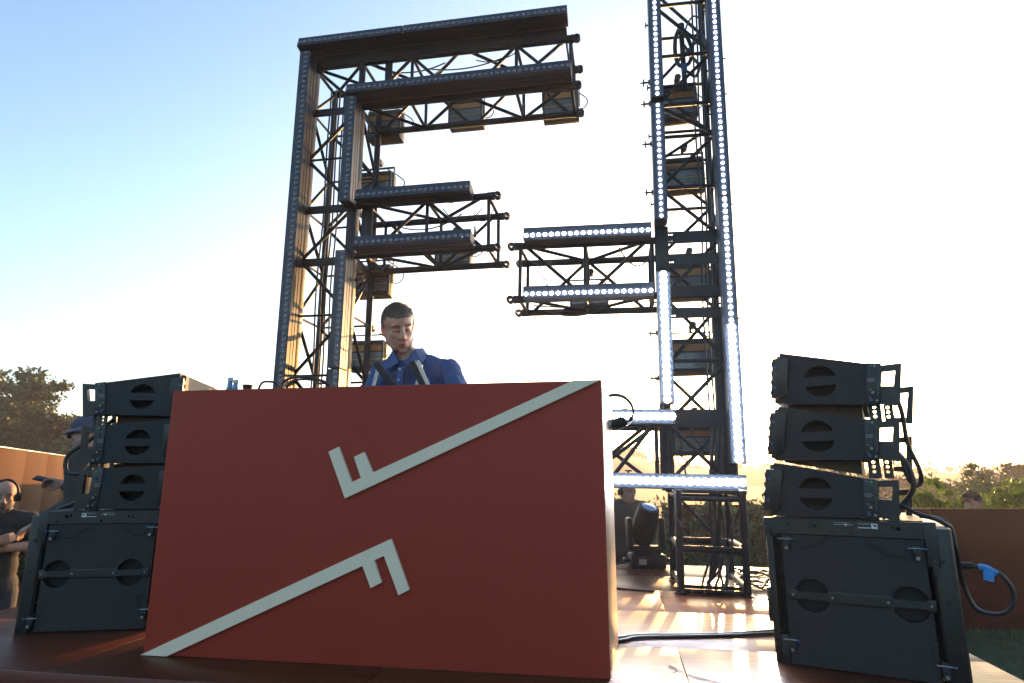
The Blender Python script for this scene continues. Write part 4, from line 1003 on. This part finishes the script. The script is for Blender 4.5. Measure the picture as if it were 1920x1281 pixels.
# --- the DJ
J = std(pel=(.08, .16, .95), ch=(.08, .05, 1.255), neck=(.045, -.02, 1.455))
J.update(shL=(-.115, .0, 1.375), shR=(.275, .03, 1.38), elL=(-.205, -.06, 1.13), elR=(.42, -.04, 1.14), wrL=(-.10, -.28, 1.145), wrR=(.22, -.27, 1.145), knL=(-.02, .1, .5), knR=(.19, .1, .5), anL=(-.04, .16, .09), anR=(.2, .16, .09))
DJ = (-1.255, 3.46, 0)
H = headframe((0, -.075, 1.625), R(34), R(24), R(-10), 1.13)
H_dj = H
dj = person('man in a blue collared shirt looking down at the booth controls', DJ, 0, J, H, .0065, (.54, .31, .22), .36, 'shirt', 'denim', 1.0, .018, 'shirt', None, .020, 1.5, (.072, (.10, .07, .05)))
hair_shell(H, 'hair', dj, lambda y: .082 - .016 * (1 - min(1, -y)), .007, .004, strands=5200)
b = MB(); b.X = H
for s_ in (-1, 1):
    b.ell((s_ * .079, .022, .022), (.006, .028, .030)); b.ell((s_ * .077, .045, -.005), (.006, .03, .03))
b.build('sideburn', 'grhair', dj)
# collar, placket and buttons of the shirt
nk = Vector(J['neck'])
for s_ in (-1, 1):
    b = MB()
    top = nk + Vector((s_ * .072, .03, .062)); pts = [nk + Vector((s_ * .012, -.108, -.045)), nk + Vector((s_ * .062, -.072, .035)), nk + Vector((s_ * .084, -.005, .058)), nk + Vector((s_ * .075, .065, .062)),
        nk + Vector((s_ * .108, .055, .018)), nk + Vector((s_ * .118, -.02, -.006)), nk + Vector((s_ * .112, -.085, -.045)), nk + Vector((s_ * .086, -.128, -.092))]
    vs = pts + [p + Vector((s_ * .004, -.005, .002)) for p in pts]
    b._add(vs, [(0, 1, 6, 7), (1, 2, 5, 6), (2, 3, 4, 5), (8, 15, 14, 9), (9, 14, 13, 10), (10, 13, 12, 11)] + [(i, (i + 1) % 8, 8 + (i + 1) % 8, 8 + i) for i in range(8)])
    b.build('collar', 'shirt', dj)
b = MB(); b._add([nk + Vector(v) for v in ((-.016, -.121, -.07), (.016, -.121, -.07), (.02, -.165, -.22), (-.014, -.165, -.22), (.026, -.185, -.42), (-.01, -.185, -.42), (-.016, -.111, -.07), (.016, -.111, -.07), (.02, -.14, -.22), (-.014, -.14, -.22), (.026, -.15, -.42), (-.01, -.15, -.42))], [(0, 3, 2, 1), (3, 5, 4, 2), (0, 6, 9, 3), (3, 9, 11, 5), (1, 2, 8, 7), (2, 4, 10, 8)])
pk = b.build('placket', 'shirt', dj)
for q in ((0, -.128, -.085), (.004, -.15, -.15), (.007, -.17, -.225)):
    b = MB(); b.cyl(nk + Vector(q), nk + Vector(q) + Vector((0, -.008, 0)), .0055, 10); b.build('button', 'btn', pk)
b = MB(); b.tube([nk + Vector((.07 * math.cos(a), .02 + .075 * math.sin(a), .05 + .02 * math.sin(a))) for a in np.linspace(R(-40), R(220), 12)], .011, 8, 3); b.build('collar_band', 'shirt', dj)
# --- crew
J = std(); J.update(elL=(-.28, -.06, 1.245), elR=(.28, -.06, 1.245), wrL=(.0, -.24, 1.30), wrR=(-.02, -.20, 1.24))
H = headframe((0, -.02, 1.615), R(2), R(6), 0)
p = person('bald bearded man in black t-shirt with arms crossed wearing headphones', (-4.80, 4.30, GZ), R(46), J, H, .009, (.42, .24, .17), 2.2, 'blk', 'denim', .62, .016, 't_shirt',
           {'L': ((.6, .25, .15), (0, 1, 0), (.3, .4, .3), 1, 1.0), 'R': ((-.6, .2, .1), (0, 1, 0), (.3, .4, .3), -1, 1.0)})
headphones(H, p)
# man with the phone: on a low riser behind the left stack
b = MB(); b.b2((-.45, -.4, 0), (.45, .4, .455), .01); o = b.build('platform', 'fascia', None, loc=(-3.98, 4.05, GZ)); tag(o, 'low dark red platform behind the left speaker stack', 'platform')
J = std(); J.update(elL=(-.25, .02, 1.15), elR=(.24, .05, 1.14), wrL=(-.12, -.20, 1.265), wrR=(.2, -.2, 1.0))
H = headframe((0, -.05, 1.63), R(0), R(12), 0)
p = person('man in lavender cap and sunglasses holding a phone beside the left stack', (-3.88, 4.10, GZ + .455), R(-68), J, H, .008, (.40, .235, .175), .3, 'olivek', 'denim', 1.0, .028, 'jacket',
           {'L': ((.15, -1, .12), (.9, .0, -.2), (.5, .6, .5), 1, 1.0)})
cap_on(H, 'lavcap', p); hair_shell(H, 'grhair', p, lambda y: .03, .006, .003, lo=-.03)
b = MB(); b.X = H; b.prism([(-.07, -.012), (-.06, .026), (.06, .026), (.07, -.012), (.02, -.014), (0, .008), (-.02, -.014)], Matrix.Translation((0, -.096, .0)) @ mF, .006); b.cyl((.068, -.095, .02), (.08, .01, .012), .004); b.cyl((-.068, -.095, .02), (-.08, .01, .012), .004); b.build('sunglasses', 'plastic', p)
ph = Vector((-3.88, 4.10, GZ + .455)) + Matrix.Rotation(R(-68), 3, 'Z') @ Vector((-.085, -.325, 1.30))
b = MB(); b.box((0, 0, 0), (.125, .062, .009), .003); o = b.build('phone', 'plastic', None, loc=ph); o.rotation_euler = (R(25), R(14), R(20)); tag(o, 'dark phone held out by the man in the lavender cap', 'phone')
# man behind the stage
J = std(); H = headframe((0, -.02, 1.60), R(20), R(8), 0)
p = person('man in dark clothes and headphones standing behind the stage by the spotlight', (.06, 7.35, GZ), R(20), J, H, .011, (.42, .24, .17), .2, 'olivek', 'denim', 1.0, .02, 'sweater')
hair_shell(H, 'hair', p); headphones(H, p)
# man behind the right wall
J = std(); H = headframe((0, -.02, 1.60), 0, R(8), 0)
p = person('man in a navy cap whose head shows above the right wall', (4.66, 9.62, GZ - .17), R(75), J, H, .012, (.36, .2, .14), .2, 'blk', 'denim', 1.0, .02, 'shirt')
hair_shell(H, 'hair', p, lambda y: .06, .006, .002); cap_on(H, 'navycap', p)

# ------------------------------------------------------------------ walls
def wall_run(P, h, m, label, capm=None, pan=1.2, th=.08, flip=1):
    t = thing('wall', label, 'wall', (P[0][0], P[0][1], GZ))
    o0 = Vector((P[0][0], P[0][1], 0))
    for (a, c) in zip(P[:-1], P[1:]):
        a, c = Vector((*a, 0)) - o0, Vector((*c, 0)) - o0; L = (c - a).length; d = (c - a) / L; n_ = Vector((-d.y, d.x, 0)) * flip
        k = max(1, round(L / pan))
        for i in range(k):
            m_ = Matrix((d, n_, Vector((0, 0, 1)))).transposed().to_4x4(); m_.translation = a + d * (L * i / k)
            b = MB(); b.X = m_; b.b2((.002, 0, 0), (L / k - .002, th, h), .003); b.build('panel', m, t)
            if capm:
                b = MB(); b.X = m_; b.b2((.0, -.01, h + .001), (L / k, th + .01, h + .018), .003); b.build('coping', capm, t)
    return t
rv = Vector((math.cos(R(9.72)), math.sin(R(9.72))))
c0 = (3.745, 8.668); bdir = Vector((3.545 - 3.745, 8.997 - 8.668)).normalized()
wall_run([c0, (c0[0] + rv.x * 9, c0[1] + rv.y * 9)], 1.385, 'wall', 'plain rust brown panel wall on the lawn at right', pan=3.0)
wall_run([(c0[0] - .004, c0[1] + .005), (2.2, 9.6), (.55, 9.35)], 1.385, 'wall', 'rust brown panel wall running behind the stage and tower', pan=1.4)
wd = Vector((-10.024 + 6.883, 10.474 - 6.017)).normalized(); wa = Vector((-6.883, 6.017))
wall_run([tuple(wa - wd * 2.4), tuple(wa + wd * 10.8)], 2.09, 'wallL', 'tall tan panel wall with metal coping at far left, its upper band sunlit', 'wcap', 1.2)

wall_run([(-4.6, 7.7), (-9.4, 14.6)], 2.15, 'wallL', 'tan panel wall standing behind the booth, parallel to the far left wall', 'wcap', 1.2)  # unseen wall added to cast shade on the lower far left wall

# ------------------------------------------------------------------ plants
def leaf_mesh(name, cents, n, size, m, seed, flat=.6, clumps=60, asp=.45, spread=.16):
    r = np.random.default_rng(seed); cents = np.array(cents, float)
    vol = cents[:, 3] * cents[:, 4] * cents[:, 5]; pick = r.choice(len(cents), clumps, p=vol / vol.sum())
    d = r.normal(size=(clumps, 3)); d /= np.linalg.norm(d, axis=1)[:, None]
    rad = r.uniform(.35, 1.0, clumps) ** .6
    cc = cents[pick, :3] + d * rad[:, None] * cents[pick, 3:6]
    sc_ = cents[pick, 3:6].mean(1) * spread * r.uniform(.6, 1.5, clumps)
    k = r.integers(0, clumps, n)
    p = cc[k] + r.normal(size=(n, 3)) * sc_[k][:, None] * np.array([1, 1, flat])
    a = r.normal(size=(n, 3)); a /= np.linalg.norm(a, axis=1)[:, None]
    c = r.normal(size=(n, 3)); c = np.cross(a, c); c /= np.linalg.norm(c, axis=1)[:, None]
    s = size * r.uniform(.6, 1.35, n)[:, None]
    V = np.stack([p - a * s, p + c * s * asp, p + a * s, p - c * s * asp], 1).reshape(-1, 3)
    me = bpy.data.meshes.new(name); me.vertices.add(4 * n); me.vertices.foreach_set('co', V.astype('f').ravel())
    me.loops.add(4 * n); me.loops.foreach_set('vertex_index', np.arange(4 * n, dtype='i'))
    me.polygons.add(n); me.polygons.foreach_set('loop_start', np.arange(0, 4 * n, 4, dtype='i'))
    me.update(); me.validate(); me.materials.append(M[m])
    return me, cc
def tree(name, label, loc, cents, n, size, m, seed, trunk_r=.15, trunk_h=2, clumps=60, cat='tree', group=None, flat=.6, asp=.45, spread=.16, limbs=10):
    t = thing(name, label, cat, loc, 0, group)
    me, cc = leaf_mesh('crown', cents, n, size, m, seed, flat, clumps, asp, spread); link('crown', me, t)
    b = MB(); top = Vector((0, 0, trunk_h)); r = random.Random(seed)
    b.tube([(0, 0, -.05), (.05 * trunk_h * r.uniform(-1, 1), .05 * trunk_h * r.uniform(-1, 1), trunk_h * .5), top], lambda q: trunk_r * (1.15 - .45 * q), 10)
    for i in range(min(limbs, len(cc))):
        e = Vector(cc[i * (len(cc) // limbs)]); mid = top.lerp(e, .5) + Vector((r.uniform(-.1, .1), r.uniform(-.1, .1), .12)) * trunk_h * .5
        b.tube([top - Vector((0, 0, trunk_h * .25 * r.random())), mid, e], lambda q: trunk_r * (.5 - .42 * q), 6, 4)
    b.build('trunk' if trunk_h > 1 else 'stems', 'bark', t)
    return t
gT = 'hazy trees beyond the left wall'
tree('broadleaf_tree', 'hazy tree at the left edge of the frame beyond the tan wall', (-28.3, 23.6, GZ), [(0, 0, 4.6, 2.2, 2.2, 1.9), (.6, 0, 5.5, 1.2, 1.2, 1.0), (-1.2, 0, 3.2, 2.0, 2, 1.6), (1.1, 0, 3.6, 1.5, 1.5, 1.2)], 15000, .12, 'leaf', 1, .22, 2.6, 90, group=gT, spread=.14)
tree('broadleaf_tree', 'hazy tree with rounded crown just right of the leftmost tree', (-24.6, 22.6, GZ), [(0, 0, 4.3, 1.7, 1.7, 1.7), (.9, 0, 4.6, 1.0, 1.0, 1.1), (-1.0, 0, 4.6, .8, .8, 1.0), (1.3, 0, 3.1, 1.2, 1.2, 1.3), (-.6, 0, 2.9, 1.9, 1.9, 1.4)], 15000, .115, 'leaf', 2, .2, 2.4, 90, group=gT, spread=.14)
tree('broadleaf_tree', 'low hazy tree behind the man in the lavender cap', (-23.0, 23.2, GZ), [(0, 0, 2.6, 2.2, 1.8, 1.5), (1.6, 0, 2.4, 1.8, 1.6, 1.2), (-1.0, 0, 2.2, 1.8, 1.5, 1.6)], 12000, .12, 'leaf', 3, .18, 1.6, 80, group=gT)
tree('broadleaf_tree', 'low hazy tree filling the gap under the two tall crowns', (-26.2, 22.2, GZ), [(0, 0, 2.2, 2.2, 1.8, 1.6), (-1.6, 0, 2.1, 1.8, 1.6, 1.5), (1.2, 0, 1.9, 1.8, 1.6, 1.4)], 12000, .12, 'leaf', 4, .18, 1.4, 80, group=gT)
tree('shrub', 'green shrub in front of the tan wall between the two men', (-6.35, 6.55, GZ), [(0, 0, 1.05, .45, .4, .5), (.5, .3, .95, .45, .4, .45), (-.4, -.1, 1.0, .4, .35, .5), (.95, .6, .9, .4, .4, .45)], 6500, .045, 'oleaf', 5, .03, .5, 60, 'shrub')
# right side
tree('olive_tree', 'grey green olive tree beyond the right wall behind the man in the navy cap', (8.15, 15.6, GZ), [(0, 0, 1.2, 1.0, .9, .6), (.7, 0, 1.2, .9, .8, .58), (-.55, 0, 1.15, .8, .8, .55), (-.45, 0, 1.9, .25, .25, .42), (1.4, .1, 1.0, .7, .6, .6), (-.9, 0, .75, .7, .7, .5), (.5, 0, .7, 1.0, .8, .5)], 17000, .05, 'oleaf', 11, .12, 1.0, 110, spread=.15, asp=.28)
tree('pine_tree', 'dark dense tree rising at the right edge of the frame', (19.6, 34.4, GZ), [(0, 0, 1.8, 1.4, 1.4, .8), (1.6, 0, 2.2, 1.5, 1.4, .9), (-1.3, 0, 1.3, 1.2, 1.2, .7), (.8, 0, 1.0, 2.4, 1.4, .9)], 12000, .13, 'pleaf', 12, .25, 1.6, 80)
tree('oak_tree', 'dark rounded tree left of the olive tree beyond the right wall', (17.6, 42.5, GZ), [(0, 0, .85, 1.8, 1.5, .75), (1.2, 0, .7, 1.4, 1.2, .65), (-1.3, 0, .7, 1.5, 1.2, .65)], 11000, .15, 'pleaf', 13, .25, 1, 70)
tree('oak_tree', 'dark low tree just behind the cables of the right stack', (14.9, 42.5, GZ), [(0, 0, .95, 1.9, 1.5, .7), (-1.4, 0, .8, 1.5, 1.2, .65)], 9000, .15, 'pleaf', 14, .25, 1, 70)
tree('oak_tree', 'dark low tree between the rounded tree and the olive', (18.2, 38.0, GZ), [(0, 0, .75, 1.7, 1.3, .85), (1.6, 0, .6, 1.5, 1.2, .8)], 8000, .14, 'pleaf', 15, .2, .9, 60)
gV = 'vine shrubs just behind the right wall'
for i in range(8):
    x0 = 4.35 + .56 * i; y0 = 10.15 + .10 * i
    r_ = random.Random(i); hh = 1.47 + r_.uniform(-.02, .14)
    tree('vine_shrub', 'yellow green vine shrub in the leafy row showing above the right wall', (x0, y0, GZ), [(0, 0, hh - .18, .26, .2, .2), (.1, 0, hh + .02, .06, .06, .22 * r_.random() + .06), (-.14, 0, hh - .02, .07, .06, .16 * r_.random() + .05), (.2, 0, hh - .1, .16, .15, .16), (0, 0, hh - .6, .25, .2, .4)], 1300, .036, 'vleaf', 20 + i, .02, .9, 34, 'shrub', gV, asp=.6, spread=.3, limbs=6)
# behind the stage
gO = 'sunlit olive bushes behind the stage and tower'
for i, (x, y, h) in enumerate(((-.55, 9.0, 1.05), (.25, 8.9, 1.2), (1.1, 9.0, 1.05), (1.95, 9.2, 1.2), (2.7, 8.95, 1.35), (-1.4, 9.3, 1.2))):
    tree('olive_bush', ['olive bush seen between booth edge and spotlight', 'olive bush behind the spotlight and tower foot', 'olive bush in front of the brown wall inside the tower foot', 'olive bush just right of the tower foot', 'olive bush beside the left edge of the right speaker stack', 'olive bush hidden mostly by the booth'][i],
         (x, y, GZ), [(0, 0, h * .75, .55, .4, .40), (.2, 0, h * 1.05, .35, .3, .35), (-.3, 0, h * .95, .35, .3, .35), (0, 0, h * 1.25, .2, .2, .3), (.1, 0, h * .4, .5, .4, .4)], 4200, .042, 'oleaf', 40 + i, .03, .7, 60, 'shrub', gO, asp=.3, spread=.22)
# far hills: one sheet of terrain with the wood along its crest
def hill_h(x, d):
    return d
b = MB(); vs, fs = [], []; na, nr = 90, 14
def crest(az):
    return 1.5 + 5.2 * math.exp(-((az + .01) / .085) ** 2) + .35 * math.sin(az * 23) + .3 * math.sin(az * 57 + 1) + 2.0 * math.exp(-((az - .2) / .06) ** 2)
for j in range(nr):
    for i in range(na):
        az = -1.2 + 2.4 * i / (na - 1); q = j / (nr - 1); rr = 110 + 130 * q
        h = GZ - .3 + (crest(az) + 1.3) * math.sin(min(1, q * 1.5) * PI / 2)
        vs.append((rr * math.sin(az), rr * math.cos(az), h))
for j in range(nr - 1):
    for i in range(na - 1): fs.append((j * na + i, j * na + i + 1, (j + 1) * na + i + 1, (j + 1) * na + i))
b._add(vs, fs); tag(b.build('hills', 'hill'), kind='structure')
cents = []
r_ = random.Random(3)
for i in range(120):
    az = -1.1 + 2.2 * i / 119 + r_.uniform(-.01, .01); rr = 205 + r_.uniform(-12, 8); s_ = r_.uniform(1.0, 2.4)
    cents.append((rr * math.sin(az), rr * math.cos(az), crest(az) + s_ * .3 - .2, s_ * 1.5, s_ * 1.2, s_))
me, _ = leaf_mesh('far_wood', cents, 26000, .55, 'pleaf', 77, .8, 900, .6, .25)
tag(link('far_wood', me), 'far dark wood along the crest of the hills', 'wood', kind='stuff')
# grass on the lawn by the right wall
n = 42000; rg = np.random.default_rng(5)
px = np.concatenate([rg.uniform(1.6, 7.0, n // 2), rg.uniform(1.6, 10, n // 2)]); py = np.concatenate([rg.uniform(3.0, 6.5, n // 2), rg.uniform(5.5, 10, n - n // 2)])
hh = rg.uniform(.03, .075, n); an = rg.uniform(0, 2 * PI, n); w = rg.uniform(.003, .006, n); ln = rg.normal(0, .025, (n, 2))
V = np.zeros((n, 3, 3)); V[:, 0] = np.stack([px - w * np.cos(an), py - w * np.sin(an), np.full(n, GZ)], 1); V[:, 1] = np.stack([px + w * np.cos(an), py + w * np.sin(an), np.full(n, GZ)], 1); V[:, 2] = np.stack([px + ln[:, 0], py + ln[:, 1], GZ + hh], 1)
me = bpy.data.meshes.new('grass'); me.vertices.add(3 * n); me.vertices.foreach_set('co', V.astype('f').ravel()); me.loops.add(3 * n); me.loops.foreach_set('vertex_index', np.arange(3 * n, dtype='i'))
me.polygons.add(n); me.polygons.foreach_set('loop_start', np.arange(0, 3 * n, 3, dtype='i')); me.update(); me.materials.append(M['grass'])
tag(link('grass', me), 'short mown grass of the lawn beside the stage', 'grass', kind='stuff')

# ------------------------------------------------------------------ haze
HAZE = .0018
hm = bpy.data.materials.new('air'); hm.use_nodes = True; n = hm.node_tree.nodes; n.remove(n['Principled BSDF'])
pv = n.new('ShaderNodeVolumePrincipled'); pv.inputs['Density'].default_value = HAZE; pv.inputs['Anisotropy'].default_value = .45; pv.inputs['Color'].default_value = (.93, .93, .95, 1)
hm.node_tree.links.new(pv.outputs[0], n['Material Output'].inputs['Volume'])
b = MB(); b.b2((-260, -30, GZ - 1), (260, 262, 7.4)); tag(b.build('haze', hm), kind='stuff')
S.cycles.volume_bounces = 0; S.cycles.volume_step_rate = 8; S.cycles.volume_max_steps = 64
